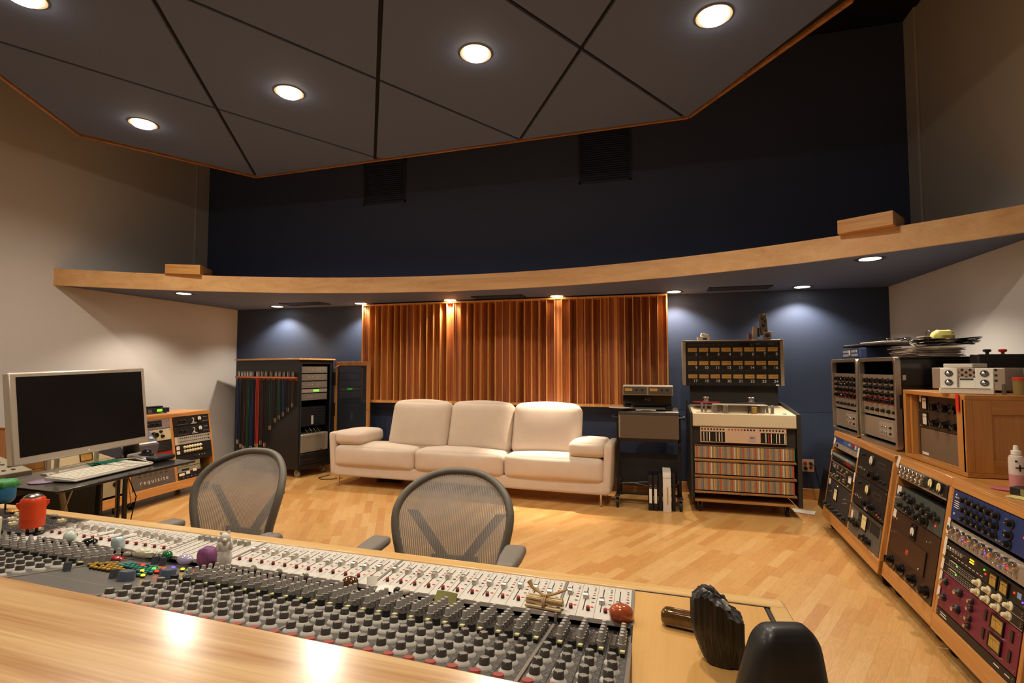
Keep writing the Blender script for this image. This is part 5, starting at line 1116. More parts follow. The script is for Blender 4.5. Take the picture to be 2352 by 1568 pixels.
# wall socket, leaning panel, card
o = thing('wall_socket', 'cream wall plate with four red sockets low on the blue wall', 'socket', (1.51, YB-.001, .28)); MB().box(-.055, -.006, 0, .055, 0, .125).build('plate', mat('plate_cream', 'c9b493', .5), o, bev=.001)
for x, z, mt in ((-.027, .085, RED), (.022, .085, RED), (-.027, .035, KB), (.024, .042, RED)): MB().lathe([(.017, -.006), (.016, -.012 if mt is RED else -.03)], 16, c=(x, 0, z), ax='y').build('outlet' if mt is RED else 'plug', mt, o)
MB().lathe([(.016, -.006), (.014, -.035)], 16, c=(.022, 0, .085), ax='y').build('plug', KB, o)
MB().tube([(.022, -.035, .085), (.045, -.06, .07), (.06, -.05, .0), (.09, -.03, -.12), (.12, -.03, -.26)], .006, 8).build('power_cord', KB, o)
tag(MB(Matrix.Translation((1.50, 5.30, 0)) @ Matrix.Rotation(radians(-4), 4, 'Z')).prism([(0, .002), (.10, .002), (.16, .36), (.06, .36)][::-1], 0, .50, axis=1).build('black_slab', mat('panel_black', '100e0e', .5), bev=.002), 'black slab standing on the floor between the wall and the far rack', 'slab')
tag(MB(Matrix.Translation((1.33, 5.46, 0)) @ Matrix.Rotation(radians(-20), 4, 'Z')).m(WHT).box(-.1, -.07, 0.0005, .09, .07, .004).m(RED).box(-.1, -.074, 0.0005, .09, -.07, .004).build('leaflet', None, smooth=False), 'white leaflet with a red edge on the floor under the recorder\'s corner', 'leaflet')
tag(MB().box(-3.20, 5.56, 0.001, -2.92, 5.70, .05).build('floor_box', BLK, bev=.005), 'low black box on the floor under the left end of the sofa', 'box')
tag(MB().tube([(-3.95, 5.70, .006), (-3.98, 5.52, .006), (-3.9, 5.46, .006), (-3.78, 5.5, .006), (-3.70, 5.6, .006)], .004, 6).build('floor_cable', BLK), 'thin black wire looped on the floor between rack and sofa', 'cable')

# ================================================================== BLACK RACK WITH PATCH CORDS
d_ = Vector((.25, .968, 0)).normalized(); MXB = Matrix(((d_.x, -d_.y, 0, -4.195), (d_.y, d_.x, 0, 5.405), (0, 0, 1, 0), (0, 0, 0, 1)))
BW, BD, BH = .515, 1.28, 1.445
br = thing('black_rack_cabinet', 'tall black rack cabinet with an oak top and hanging patch cords', 'equipment rack', M=MXB)
MB().box(0, 0, .105, .02, BD, BH).build('side_panel', BLK, br, bev=.002); MB().box(BW-.02, 0, .105, BW, BD, BH).build('side_panel', BLK, br, bev=.002)
MB().box(.02, .0, .105, BW-.02, BD, .15).box(.02, .0, BH-.05, BW-.02, BD, BH).box(.02, BD-.02, .15, BW-.02, BD, BH-.05).build('shell', BLK, br, smooth=False)
MB().box(-.02, -.02, BH, BW+.02, BD+.02, BH+.02).build('oak_top', OAK_Y, br, bev=.003)
MB().box(.02, -.004, .15, .035, .01, BH-.05).box(BW-.045, -.004, .15, BW-.03, .01, BH-.05).build('rack_rail', mat('rail_dark', '22303a', .4), br, smooth=False)
MB().box(.1, .45, .15, BW-.03, .47, BH-.05).build('inner_back', KB, br, smooth=False)
for cy in (.08, BD-.1):
    for cx in (.07, BW-.07): caster(br, (cx, cy, .105), .045, .105, mat('caster_pale', '9a9182', .4))
DSL = mat('drive_silver', '8b8175', .35, .5)
zz = BH-.075
for k, h in enumerate((.088, .088, .088, .05, .088)):
    Mu = MXB @ Matrix.Translation((.037, .02+.0*k, zz-h)); dd = Dev(Mu, 'disk_drive_unit' if k != 3 else 'clock_unit', ('topmost silver unit in the black rack', 'second silver unit from the top in the black rack', 'third silver unit from the top in the black rack', 'thin silver unit with a green display in the black rack', 'silver unit just under the thin one with the green display')[k], 'audio equipment', .40, h-.006, DSL if k != 3 else SILP, .3, group='silver units in the black rack', lip=False)
    if k != 3: dd.led(.12, h*.5, METERW, .004).led(.17, h*.5, METERW, .004).plate(.22, .01, .30, h-.018, mat('drive_grille', '6d655b', .5)).plate(.31, .01, .36, h-.018, mat('drive_grille', '', .5))
    else: dd.plate(.19, .012, .27, .034, LEDG, 'green_display').led(.05, .02, METERW).led(.33, .02, METERW)
    MB().lathe([(.012, -.002), (.010, -.014)], 14, c=(-.004, 0, h*.5), ax='y').build('end_handle', KB, dd.root)
    zz -= h+(.006 if k != 4 else 0)
o = thing('black_unit', 'black slotted unit in the middle of the black rack', 'audio equipment', M=MXB @ Matrix.Translation((.04, .03, .62))); MB().box(0, 0, 0, .39, .35, .24).build('body', KB, o, smooth=False)
sl = MB()
for k in range(6): sl.box(.19, -.002, .04+k*.034, .36, 0, .056+k*.034)
sl.build('slots', mat('slot_blue', '1c2028', .4), o, smooth=False); MB().box(.17, -.006, .02, .2, 0, .13).build('bright_tag', mat('tag_grey', 'a9a69c', .4), o)
Mu = MXB @ Matrix.Translation((.037, .01, .30)); o = thing('computer_tower', 'perforated silver computer lying in the bottom of the black rack', 'computer', M=Mu); MB().box(0, 0, 0, .425, .36, .225).build('case', mat('tower_silver', 'a69b88', .35, .4), o, bev=.008); MB().box(.03, -.003, .02, .37, 0, .20).build('grille', mat('tower_grille', '8a806e', .45, .3), o); MB().box(.30, -.005, .015, .33, -.003, .022).build('badge', KB, o)
o = thing('drawer_unit', 'black two-drawer unit at the bottom of the black rack', 'drawers', M=MXB @ Matrix.Translation((.037, .0, .155))); MB().box(0, 0, 0, .42, .36, .066).build('drawer', BLK, o, bev=.004); MB().box(0, 0, .07, .42, .36, .135).build('drawer', BLK, o, bev=.004)
for k in range(8): tag(MB(MXB).tube([(.10+.03*k, -.004, .585+.01*(k % 3)), (.12+.03*k, -.018, .56), (.14+.028*k, -.006, .535)], .003, 6).build('patch_lead', BLKG if k % 2 else CHROME), 'short lead drooping above the silver computer in the rack', 'cable', 'short leads above the computer')
# glass door
th = atan2(5.73-5.93, -3.41+4.06); Md = Matrix.Translation((-4.035, 5.925, .10)) @ Matrix.Rotation(th, 4, 'Z'); DWd, DHt = .655, 1.325
dr = thing('rack_door', 'oak-framed glass door standing open between black rack and diffuser', 'door', M=Md)
fm_ = MB().box(0, -.02, 0, .045, 0, DHt).box(DWd-.055, -.02, 0, DWd, 0, DHt).box(.045, -.02, DHt-.05, DWd-.055, 0, DHt).box(.045, -.02, 0, DWd-.055, 0, .06)
fm_.build('door_frame', wood('door_oak', 'b9803f', '96602c', 2), dr, bev=.002); MB().box(.045, -.012, .06, DWd-.055, -.008, DHt-.05).build('glass_pane', mat('smoked_glass', '7d8794', .04, trans=.92), dr, smooth=False)
for z in (.25, .62, 1.02): MB().box(-.02, -.035, z, .02, -.02, z+.17).build('hinge', KB, dr)
MB().lathe([(.008, -.02), (.007, -.032)], 10, c=(DWd-.02, 0, DHt*.55), ax='y').build('door_knob', STEEL, dr)
MB().tube([(.0, -.03, DHt-.02), (.03, -.05, DHt-.09), (.07, -.05, DHt-.06), (.10, -.035, DHt-.05)], .004, 6).build('safety_strap', CHROME, dr)
# patch cords
hang = thing('cord_hanger', 'orange slotted bracket along the side of the black rack', 'bracket', M=MXB); OR = mat('orange_wood', 'b0562a', .5)
MB().box(-.045, .03, 1.215, 0, BD-.04, 1.235).box(-.004, .03, 1.19, 0, BD-.01, 1.215).build('shelf_strip', OR, hang, bev=.002)
cols = {'black': mat('cord_black', '161210', .5), 'green': mat('cord_green', '15402c', .5), 'blue': mat('cord_blue', '1c2a55', .5), 'red': mat('cord_red', 'a82a1c', .5), 'brown': mat('cord_brown', '3a211c', .5), 'dark green': mat('cord_dgreen', '17301f', .5)}
plan = [(1.19, 4, 'blue', .40), (1.12, 4, 'black', .35), (1.06, 5, 'brown', .33), (.985, 5, 'green', .30), (.90, 4, 'blue', .34), (.80, 6, 'red', .38), (.70, 3, 'brown', .42), (.62, 4, 'black', .40), (.52, 3, 'dark green', .62), (.42, 4, 'black', .72), (.35, 4, 'green', .76), (.27, 4, 'blue', .80), (.18, 4, 'black', .86), (.10, 4, 'brown', .92)]
cr_ = random.Random(8); protoC = {}
for bi, (y, n, c, zb_) in enumerate(plan):
    for k in range(n):
        key = (c, zb_)
        yy = y-k*.013+cr_.uniform(-.002, .002); xx = -.025-.012*(k % 2)
        if key not in protoC:
            r0 = thing('patch_cable', '', 'cable', M=MXB @ Matrix.Translation((xx, yy, 0)))
            MB().tube([(0, 0, 1.236), (0, .0015, 1.0), (.002, 0, zb_+.05), (0, 0, zb_)], .0042, 6).build('cord', cols[c], r0)
            MB().cyl((0, 0, 1.236), (0, 0, 1.285), .0055, seg=8).cyl((0, 0, 1.285), (0, 0, 1.30), .003, seg=8).build('plug', CHROME, r0)
            MB().cyl((0, 0, zb_-.035), (0, 0, zb_), .0055, seg=8).cyl((0, 0, zb_-.055), (0, 0, zb_-.035), .003, seg=8).build('plug', CHROME, r0)
            protoC[key] = r0; oo = r0
        else: oo = dup(protoC[key], M=MXB @ Matrix.Translation((xx, yy, 0)))
        wh = 'nearest the wall' if bi < 2 else ('nearest the rack front' if bi > 11 else 'hanging on the rack side')
        hgt = 'long' if zb_ < .5 else 'short'
        tag(oo, '%s %s patch cord %s, bundle %s' % (hgt, c, wh, {0: 'at the far left', 1: 'second from the left', 2: 'left of the green one', 3: 'between brown and blue', 4: 'left of the red one', 5: 'of red cords', 6: 'right of the red one', 7: 'at the middle', 8: 'right of the middle', 9: 'left of the short green one', 10: 'left of the short blue one', 11: 'with bright plugs', 12: 'under the right end', 13: 'last on the right'}[bi]), None, '%s patch cords, bundle %s' % (c, 'abcdefghijklmn'[bi]))
# ================================================================== LEFT SIDE: RACKS, DESK, MONITOR
RL = Rack('equipment_rack', 'two-bay sloping oak rack along the left wall', (-4.738, 3.768), (-4.80, 4.81), .865, radians(9.0), .52, 2)
RM = Rack('equipment_rack', 'sloping oak rack behind the monitor desk with cream valve gear', (-4.655, 2.98), (-4.728, 3.752), .865, radians(9.0), .52, 1)
LAV = mat('lavender_panel', '8f7f80', .45); CRP = mat('cream_panel2', 'cdbf9c', .45); OLV = mat('khaki_panel', '9a8d6c', .45)
M, w_, h_ = RL.bay(0, 0, .155); d = Dev(M, 'compressor', 'lavender-grey unit with one amber meter at the top of the left rack', 'audio equipment', w_, h_, LAV); d.meter(w_*.14, h_*.6, .085, .055, GOLD).plate(w_*.34, h_*.2, w_*.8, h_*.85, NIGHT, 'dark_inset').knobs('black', [w_*.45, w_*.57, w_*.69], [h_*.5], .016).knobs('black', [w_*.3], [h_*.14], .012)
M, w_, h_ = RL.bay(0, .16, .335); d = Dev(M, 'preamplifier', 'cream unit with large black knobs in the left rack', 'audio equipment', w_, h_, CRP); d.knob('gloss', w_*.58, h_*.52, .03).knob('gloss', w_*.36, h_*.42, .02).knob('gloss', w_*.78, h_*.35, .016).knob('gloss', w_*.75, h_*.78, .014).knob('gloss', w_*.15, h_*.45, .016)
M, w_, h_ = RL.bay(0, .34, .50); d = Dev(M, 'rack_unit', 'black unit with faint text lines in the left rack', 'audio equipment', w_, h_, NIGHT); d.lines([(w_*.6, h_*z, w_*.82, h_*(z+.03)) for z in (.8, .6, .4, .2)]+[(w_*(.08+.06*i), h_*z, w_*(.11+.06*i), h_*(z+.06)) for i in range(8) for z in (.25, .45)], mat('dim_print', '', .5))
M, w_, h_ = RL.bay(0, .505, .68); d = Dev(M, 'rack_unit', 'bright red unit with a dark display in the left rack', 'audio equipment', w_, h_, mat('red_panel', '99241f', .4)); d.plate(w_*.2, h_*.3, w_*.66, h_*.85, NIGHT, 'display').knobs('black', [w_*.82], [h_*.6], .012).knobs('chrome', lin(w_*.28, w_*.6, 5), [h_*.5], .006)
M, w_, h_ = RL.bay(0, .73, 1); d = Dev(M, 'power_amplifier', 'grey-brown power amplifier with slotted front and pale lettering, bottom of left rack', 'audio equipment', w_, h_*.97, mat('bronze_panel', '6b6157', .4, .3), .2)
hh = h_*.97; d.lines([(w_*(.14+.125*i), hh*z, w_*(.20+.125*i), hh*(z+.035)) for i in range(6) for z in (.82, .70)], KB, 'cooling_slots'); d.text('r e q u i s i t e', w_*.5, hh*.28, .055, METERW); d.lines([(w_*.22, hh*.14, w_*.78, hh*.165)], mat('dim_print', '', .5)).knobs('toggle', [w_*.2, w_*.66], [hh*1.02], .006)
for k, (f0, f1, lab) in enumerate(((0, .155, 'upper of two black units marked with a figure 2'), (.16, .315, 'lower of two black units marked with a figure 2'))):
    M, w_, h_ = RL.bay(1, f0, f1); d = Dev(M, 'preamplifier', lab, 'audio equipment', w_, h_, NIGHT); d.text('2', w_*.55, h_*.22, .075, WHT).lines([(w_*.48, h_*.1, w_*.64, h_*.16)], WHT).rmeter(w_*.71, h_*.58, .023, METERW).knobs('black', [w_*.18, w_*.30], [h_*.5], .017).knobs('toggle', [w_*.86, w_*.92], [h_*.68], .007).lines([(w_*.8, h_*.25, w_*.98, h_*.28), (w_*.1, h_*.12, w_*.4, h_*.14)], mat('pale_print2', '', .5))
M, w_, h_ = RL.bay(1, .32, .45); d = Dev(M, 'compressor', 'pale grey unit with two rows of small dark buttons', 'audio equipment', w_, h_, mat('pale_grey_panel', 'a8a294', .45)); d.plate(0, 0, .03, h_, mat('pinkish_paper', 'd3b9a8', .6), 'tape_label')
for z in (.70, .28): d.lines([(w_*(.14+.055*i), h_*z, w_*(.17+.055*i), h_*(z+.12)) for i in range(15)], KB, 'button_row').knob('black', w_*.95, h_*(z+.05), .007)
d.led(w_*.4, h_*.2, LEDR, .003)
M, w_, h_ = RL.bay(1, .455, .61); d = Dev(M, 'equalizer', 'black unit with two rows of pale knobs in the left rack', 'audio equipment', w_, h_, NIGHT); d.knobs('cream', lin(w_*.24, w_*.68, 7), [h_*.72, h_*.30], .013).plate(.01, h_*.55, .05, h_*.92, WHT, 'tape_label').plate(.01, h_*.08, .05, h_*.42, WHT, 'tape_label')
M, w_, h_ = RL.bay(1, .615, .72); d = Dev(M, 'rack_unit', 'black unit with a ring and three white dots, left rack', 'audio equipment', w_, h_, NIGHT); d.knob('black', w_*.5, h_*.5, .016).led(w_*.62, h_*.6, WHT, .005).led(w_*.70, h_*.6, WHT, .005).led(w_*.78, h_*.6, WHT, .005)
for k, (f0, f1, lab) in enumerate(((.725, .80, 'upper of two small grey-green modules low in the left rack'), (.805, .885, 'lower of two small grey-green modules low in the left rack'))):
    M, w_, h_ = RL.bay(1, f0, f1); d = Dev(M, 'module', lab, 'audio equipment', w_*.62, h_, mat('sage_panel', '8d8772', .5)); d.plate(w_*.1, h_*.25, w_*.3, h_*.65, NIGHT, 'window').button(w_*.5, h_*.5, .015, .012, mat('peach', 'd9a27c', .5))
M, w_, h_ = RL.bay(1, .89, 1); d = Dev(M, 'jack_field', 'dark patch panel with white paper tags at the bottom of the left rack', 'audio equipment', w_, h_, NIGHT); d.plate(.01, h_*.6, .08, h_*.95, WHT, 'tag').plate(.10, h_*.7, .15, h_*1.1, WHT, 'tag').plate(.19, h_*.9, .24, h_*1.3, WHT, 'tag').knobs('toggle', lin(.06, w_-.05, 8), [h_*.3], .005)
M, w_, h_ = RM.bay(0, .0, .50); d = Dev(M, 'valve_compressor', 'upper cream unit with amber meter behind the monitor', 'audio equipment', w_, h_, CRP); d.meter(w_*.52, h_*.22, .10, .055, GOLD).knobs('gloss', [w_*.2, w_*.8], [h_*.5], .025).lines([(w_*.1, h_*.42, w_*.9, h_*.43), (w_*.1, h_*.08, w_*.9, h_*.09)], SEAM)
M, w_, h_ = RM.bay(0, .52, .97); d = Dev(M, 'valve_amplifier', 'lower khaki unit with dark shiny knobs behind the monitor desk', 'audio equipment', w_, h_, OLV); d.knobs('gloss', [w_*.62, w_*.86], [h_*.32], .022).knob('gloss', w_*.30, h_*.28, .016).lines([(w_*.02, h_*.66, w_*.98, h_*.67)], WHT).led(w_*.93, h_*.8, KB, .006).led(w_*.3, h_*.85, KB, .006)
# small units on the left rack
o = thing('half_rack_unit', 'small black unit with a green display on the left oak rack', 'audio equipment', M=Matrix.Translation((-5.02, 4.02, .872)) @ Matrix.Rotation(radians(90-4), 4, 'Z')); MB().box(0, 0, .008, .34, .2, .055).build('case', mat('ink_blue', '1a1f2c', .4), o, bev=.002)
MB().box(.205, -.002, .02, .26, 0, .044).build('green_display', mat('green_screen', '7fe03a', .3, emit='70e030', est=1.2), o); MB().box(.11, -.002, .035, .15, 0, .045).box(.11, -.002, .015, .15, 0, .03).build('front_print', mat('print_grey', '', .5), o, smooth=False)
for x in (.02, .30): MB().box(x, .01, 0, x+.02, .03, .008).build('foot', RUB, o)
tag(MB(Matrix.Translation((-5.06, 4.15, .929)) @ Matrix.Rotation(radians(88), 4, 'Z')).box(0, -.02, 0, .17, .05, .018).build('remote_control', BLK, bev=.004), 'black remote control lying on the small unit with the green display', 'remote control')
# lavender control surface on a stand
MC = Matrix.Translation((-3.30, 2.54, .762)) @ Matrix.Rotation(radians(88), 4, 'Z')
cs = thing('control_surface', 'slanted blue-grey control surface behind the right end of the monitor', 'control surface', M=MC); CSM = mat('blue_grey_plastic', '5b5c6c', .45)
MB().prism([(0, .0), (-.02, .07), (.26, .30), (.32, .26), (.30, .05)], 0, .25, axis=0).build('body', CSM, cs, bev=.004)
tl = math.atan2(.23, .28)
for i in range(4):
    for j in range(6):
        y, z = -.02+.045+.052*i*1.0, .07+.045*i*.95+.03
        inst(proto(MB().m((mat('key_pale', 'b9b6b0', .5), mat('key_olive', '7d8458', .5), mat('key_grey', '8a8a92', .5))[(i+j) % 3]).boxc((0, 0, 0), (.022, .02, .01)), 'key') if (i, j) in ((0, 0), (0, 1), (0, 2)) else bpy.data.meshes['key'], 'key_cap', Matrix.Translation((.03+j*.038, y, z+.008)) @ Matrix.Rotation(tl, 4, 'X'), cs)
MB(Matrix.Translation((0, -.012, .078)) @ Matrix.Rotation(tl, 4, 'X')).box(.015, 0, .0, .235, .012, .003).build('scribble_strip', WHT, cs)
MB().box(.11, .10, -.762, .13, .12, .06).box(.03, .02, -.762, .22, .24, -.745).build('stand', BLK, cs, smooth=False)
# desk
DZ = .79
dk = thing('desk', 'thin black desk top on slim legs carrying the monitor', 'desk', (-2.9, 2.12, 0))
TOPM = mat('black_laminate', '191615', .22, coat=.3)
MB().prism([(.285, -.395), (.215, .41), (-.33, .43), (-.30, -.36)], DZ-.012, DZ).build('desk_top', TOPM, dk, bev=.002)
MB().box(-.10, .17, 0, -.086, .182, DZ-.012).build('leg', mat('leg_silver', 'c4b89e', .4, .1), dk); MB().box(-.086, .17, 0, -.078, .182, DZ-.012).build('leg_trim', KB, dk)
MB().cyl((-.16, .11, 0), (-.18, .14, DZ-.012), .014).build('leg', BLK, dk); MB().cyl((-.17, .06, 0), (-.30, .0, DZ-.012), .014).build('leg', mat('leg_silver', '', .35), dk)
MB().cyl((-.26, -.30, 0), (-.26, -.30, DZ-.012), .016).build('leg', BLK, dk)
o = thing('speaker_box', 'black cabinet with a pale front edge standing under the desk', 'cabinet', (-3.42, 2.26, 0)); MB().box(-.14, -.17, 0, .14, .17, .66).build('case', mat('matt_black', '0f0e0e', .6), o, bev=.004); MB().box(.125, -.185, 0, .14, -.171, .76).build('pale_edge', mat('edge_alu', 'b0a896', .4, .3), o)
MO = Matrix.Translation((-2.985, 2.105, 0)) @ Matrix.Rotation(radians(90), 4, 'Z')    # local x -> +y, front faces +x
mo = thing('monitor', 'large flat monitor with a wide aluminium frame and dark screen', 'monitor', M=MO)
TM = Matrix.Translation((0, 0, 1.112)) @ Matrix.Rotation(radians(-5), 4, 'X') @ Matrix.Rotation(radians(-2.1), 4, 'Y'); ALM = mat('monitor_alu', 'd6cbba', .33, .55)
m = MB(TM); Wm, Hm = .69, .452
pf = [(-Wm/2, 0), (-Wm/2, .03), (-Wm/2+.008, .04), (Wm/2-.008, .04), (Wm/2, .03), (Wm/2, 0)]
MB(TM).box(-Wm/2, 0, -Hm/2, Wm/2, .045, Hm/2).build('housing', ALM, mo, bev=.007)
MB(TM).box(-Wm/2+.030, -.0015, -Hm/2+.038, Wm/2-.022, .0, Hm/2-.022).build('screen', mat('screen_black', '0b0909', .25, coat=.1), mo, smooth=False)
MB(TM).lathe([(.006, -.001), (.005, -.0015)], 12, c=(.0, 0, -Hm/2+.018), ax='y').build('logo_dot', mat('logo_pale', 'd9cdb8', .4), mo); MB(TM).lathe([(.0025, -.001), (.002, -.0015)], 8, c=(Wm/2-.06, 0, -Hm/2+.016), ax='y').build('power_light', METERW, mo)
for x in (-.10, .10): MB().cyl((x, .055, DZ+.004), (x, .05, .98), .011).build('stand_leg', mat('leg_silver', '', .35), mo)
MB().box(-.13, .02, DZ, .13, .12, DZ+.006).build('stand_foot', ALM, mo)
# keyboard
KO = Matrix.Translation((-2.72, 1.88, DZ)) @ Matrix.Rotation(radians(99), 4, 'Z')
kb = thing('keyboard', 'full-size white keyboard on the black desk', 'keyboard', M=KO); KW = mat('key_white', 'e6dfd0', .4)
MB().prism([(0, .004), (0, .012), (.17, .024), (.17, .004)], 0, .47, axis=0).build('keyboard_body', mat('keyboard_grey', 'b7b0a4', .35), kb, bev=.003)
for r_ in range(6):
    x = .008
    while x < .455:
        w1 = .0235 if not (r_ == 0 and .09 < x < .20) else .12
        gapk = (.305 < x < .318) or (.378 < x < .39) or (r_ in (1, 2) and .31 < x < .38 and r_ == 2) or (r_ == 1 and (.305 < x < .33 or .355 < x < .385))
        if x+w1 > .462: break
        if not gapk:
            y = .010+r_*.0262; z = .0125+y*.0706
            MB().box(x, y, z, x+w1-.003, y+.0225, z+.006).build('key', KW, kb, smooth=False)
        x += w1
tag(MB().tube([(-2.80, 2.35, DZ+.012), (-2.95, 2.36, DZ+.03), (-3.04, 2.25, DZ+.03), (-3.07, 2.12, DZ+.01), (-3.02, 1.95, DZ+.008), (-2.93, 1.93, DZ+.006)], .0028, 6).build('keyboard_cable', WHT), 'thin white cable looping behind the white keyboard', 'cable')
o = thing('trackball', 'black and silver trackball mouse at the far end of the desk', 'trackball', M=Matrix.Translation((-2.93, 2.46, DZ)) @ Matrix.Rotation(radians(95), 4, 'Z')); MB().cushion((-.03, .04, .022), (.11, .14, .035), .016, taper=lambda p: Vector((p.x, p.y, p.z+p.y*.15))).build('body', mat('track_silver', '9b958f', .35, .3), o); MB().cushion((.0, -.045, .018), (.15, .09, .03), .014).build('wrist_rest', mat('rest_black', '1c1a19', .55), o)
MB().lathe([(.040, .034), (.041, .042), (.034, .044)], 24, c=(-.02, .03, 0)).build('ring', KB, o); MB().blob((-.02, .03, .045), (.029, .029, .029), 1, 20, 12).build('ball', mat('ball_black', '101014', .05, coat=1), o)
tag(MB().lathe([(.062, 0), (.064, .004), (.05, .0065), (.02, .007)], 28, c=(-2.90, 1.865, DZ)).build('agate_slice', mat('agate_lilac', '8f7f92', .25, noise=.5, nscale=60)), 'polished lilac stone slice lying on the near end of the desk', 'stone')
tag(MB().lathe([(.075, 0), (.078, .003), (.07, .005)], 28, c=(-3.0, 2.03, DZ)).build('coaster', mat('coaster_brown', '3f302a', .4)), 'round brown coaster with a pale rim behind the keyboard', 'coaster')
tag(MB(Matrix.Translation((-2.99, 2.26, DZ)) @ Matrix.Rotation(1.5, 4, 'Z')).box(-.07, -.06, 0, .09, .06, .012).build('notebook', mat('notebook_pink', '8a5548', .6), bev=.003), 'reddish notebook between monitor and keyboard', 'notebook')
tag(MB().blob((-3.0, 2.24, DZ+.022), (.05, .09, .012), .8, 18, 8, fn=lambda d: 1+.15*sin(d.y*16)).build('green_fringe', mat('teal_fringe', '1f6a52', .8)), 'fringed green cloth strip lying on the reddish notebook', 'cloth')
tag(MB().lathe([(.03, 0), (.045, .03), (.04, .10), (.02, .12)], 16, c=(-3.16, 2.50, DZ)).build('black_speaker', BLK), 'small rounded black speaker behind the monitor', 'speaker')
o = thing('tool_bag', 'open dark bag with handles showing on the floor under the desk', 'bag', (-2.93, 2.10, 0)); MB().blob((0, 0, .17), (.075, .09, .17), .7, 18, 10, fn=lambda d: 1+.06*sin(d.z*8+d.x*6)).build('bag_body', mat('bag_black', '14100f', .7), o)
for k in range(4): MB().cyl((-.03+.025*k, .02*k-.03, .30), (-.04+.03*k, .02*k-.03, .42), .006).build('tool_handle', (WHT, mat('handle_red', '7a2a22', .5), STEEL, KB)[k], o)
tag(MB().tube([(-2.99, 2.33, DZ-.02), (-2.93, 2.36, .6), (-2.98, 2.36, .4), (-2.96, 2.36, .22), (-3.03, 2.32, .004), (-3.15, 2.4, .004)], .003, 6).build('hanging_cable', BLKG), 'thin black cable dropping from the desk to the floor', 'cable')
tag(MB().tube([(-3.12, 2.18, DZ-.02), (-3.10, 2.1, .6), (-3.12, 2.05, .4), (-3.10, 2.08, .2), (-3.1, 2.03, .004)], .004, 6).build('hanging_cable', WHT), 'white cable hanging beside the silver desk leg', 'cable')
# cabinet and remote at the far left
o = thing('side_cabinet', 'oak cabinet at the left edge behind the monitor', 'cabinet', (-3.95, 1.85, 0)); MB().box(-.35, -.65, 0, .33, .50, .735).build('body', wood('cab_oak', 'c18a4a', 'a06a30', 2), o, bev=.004); MB().box(.33, .478, 0, .342, .50, .80).build('edge_strip', mat('edge_alu', '', .4), o); MB().box(.30, -.2, .737, .33, .478, .80).build('upstand', wood('cab_oak', '', '', 2), o, bev=.002)
ML = Matrix.Translation((-3.22, 1.55, .775)) @ Matrix.Rotation(radians(90), 4, 'Z'); rc = thing('remote_controller', 'beige-grey remote keypad with many dark buttons at the left edge', 'remote control', M=ML)
MB().prism([(0, 0), (0, .03), (.30, .10), (.30, 0)], -.30, .46, axis=0).build('case', mat('keypad_beige', '9c917c', .5), rc, bev=.004)
kk = proto(MB().m(mat('keypad_dark', '4a4238', .5)).boxc((0, 0, 0), (.014, .012, .006)), 'kk')
for i in range(6):
    for j in range(14):
        if (i*3+j*5) % 7: inst(kk, 'keypad_button', Matrix.Translation((-.15+j*.042+(.006 if i % 2 else 0), .04+i*.042, .0315+(.04+i*.042)*.2333)) @ Matrix.Rotation(math.atan(.2333), 4, 'X'), rc)
MB(Matrix.Translation((0, 0, .0305)) @ Matrix.Rotation(math.atan(.2333), 4, 'X')).box(.05, .255, 0, .12, .28, .003).build('red_strip', mat('pink_label', 'b3474a', .5), rc)
MB().box(-.25, .02, -.10, .50, .28, -.002).build('black_tray', mat('tray_black', '241f1c', .4), rc, smooth=False); MB().box(-.05, .10, -.775, .05, .2, -.10).box(-.2, .0, -.775, .25, .28, -.755).build('stand', BLK, rc, smooth=False)
# ================================================================== SMALL THINGS ON THE CONSOLE
GZ = .7915
def stone(name, lab, x, y, z, r, mt, e=1.0, fn=None, cat='stone', rz=0, seg=20, rings=12):
    M = Matrix.Translation((x, y, z)) @ Matrix.Rotation(rz, 4, 'Z'); o = MB(M).blob((0, 0, r[2]*.98), r, e, seg, rings, fn=fn).build(name, mt); return tag(o, lab, cat)
stone('polished_stone', 'white egg-shaped stone left of the black pebble, beside the fader strips', -1.80, 1.235, GZ+.004, (.020, .016, .018), mat('opal_white', 'cfe0d2', .15, coat=.6))
stone('polished_stone', 'shiny black pebble at the edge of the left fader strips', -1.715, 1.235, GZ+.004, (.026, .018, .010), mat('pebble_black', '14100e', .08, coat=1))
stone('polished_stone', 'milky blue rounded cube in front of the left fader strips', -1.585, 1.225, GZ+.002, (.017, .015, .021), mat('opal_blue', 'b4c8c8', .12, coat=.8, noise=.2, nscale=30), .6)
stone('rough_quartz', 'long chunk of rough pale quartz left of the green stone', -1.455, 1.205, GZ+.001, (.042, .014, .012), mat('quartz_pale', 'd8d2b8', .35, noise=.15, nscale=50), .8, lambda d: 1+.16*sin(d.x*8+1)*cos(d.y*6+d.z*5))
stone('polished_stone', 'small dark green polished stone next to the rough quartz', -1.372, 1.205, GZ, (.016, .014, .014), mat('malachite', '14653a', .1, coat=1, noise=.7, nscale=120))
stone('polished_stone', 'pale lavender oval stone between the green stone and the purple crystal', -1.295, 1.195, GZ, (.026, .016, .014), mat('lavender', 'b3acc6', .15, coat=.8))
stone('crystal', 'purple amethyst point standing left of the white figurine', -1.222, 1.198, GZ, (.028, .024, .030), mat('amethyst', '7c4272', .5, noise=.6, nscale=60), .75, lambda d: 1+.10*sin(d.x*7)*sin(d.y*9)-.18*max(0, d.z), seg=9, rings=7)
stone('shell_pebble', 'small grey spotted shell behind the slate switch caps', -1.510, 1.195, GZ, (.014, .010, .008), mat('shell_grey', '8d8378', .3, noise=.6, nscale=120))
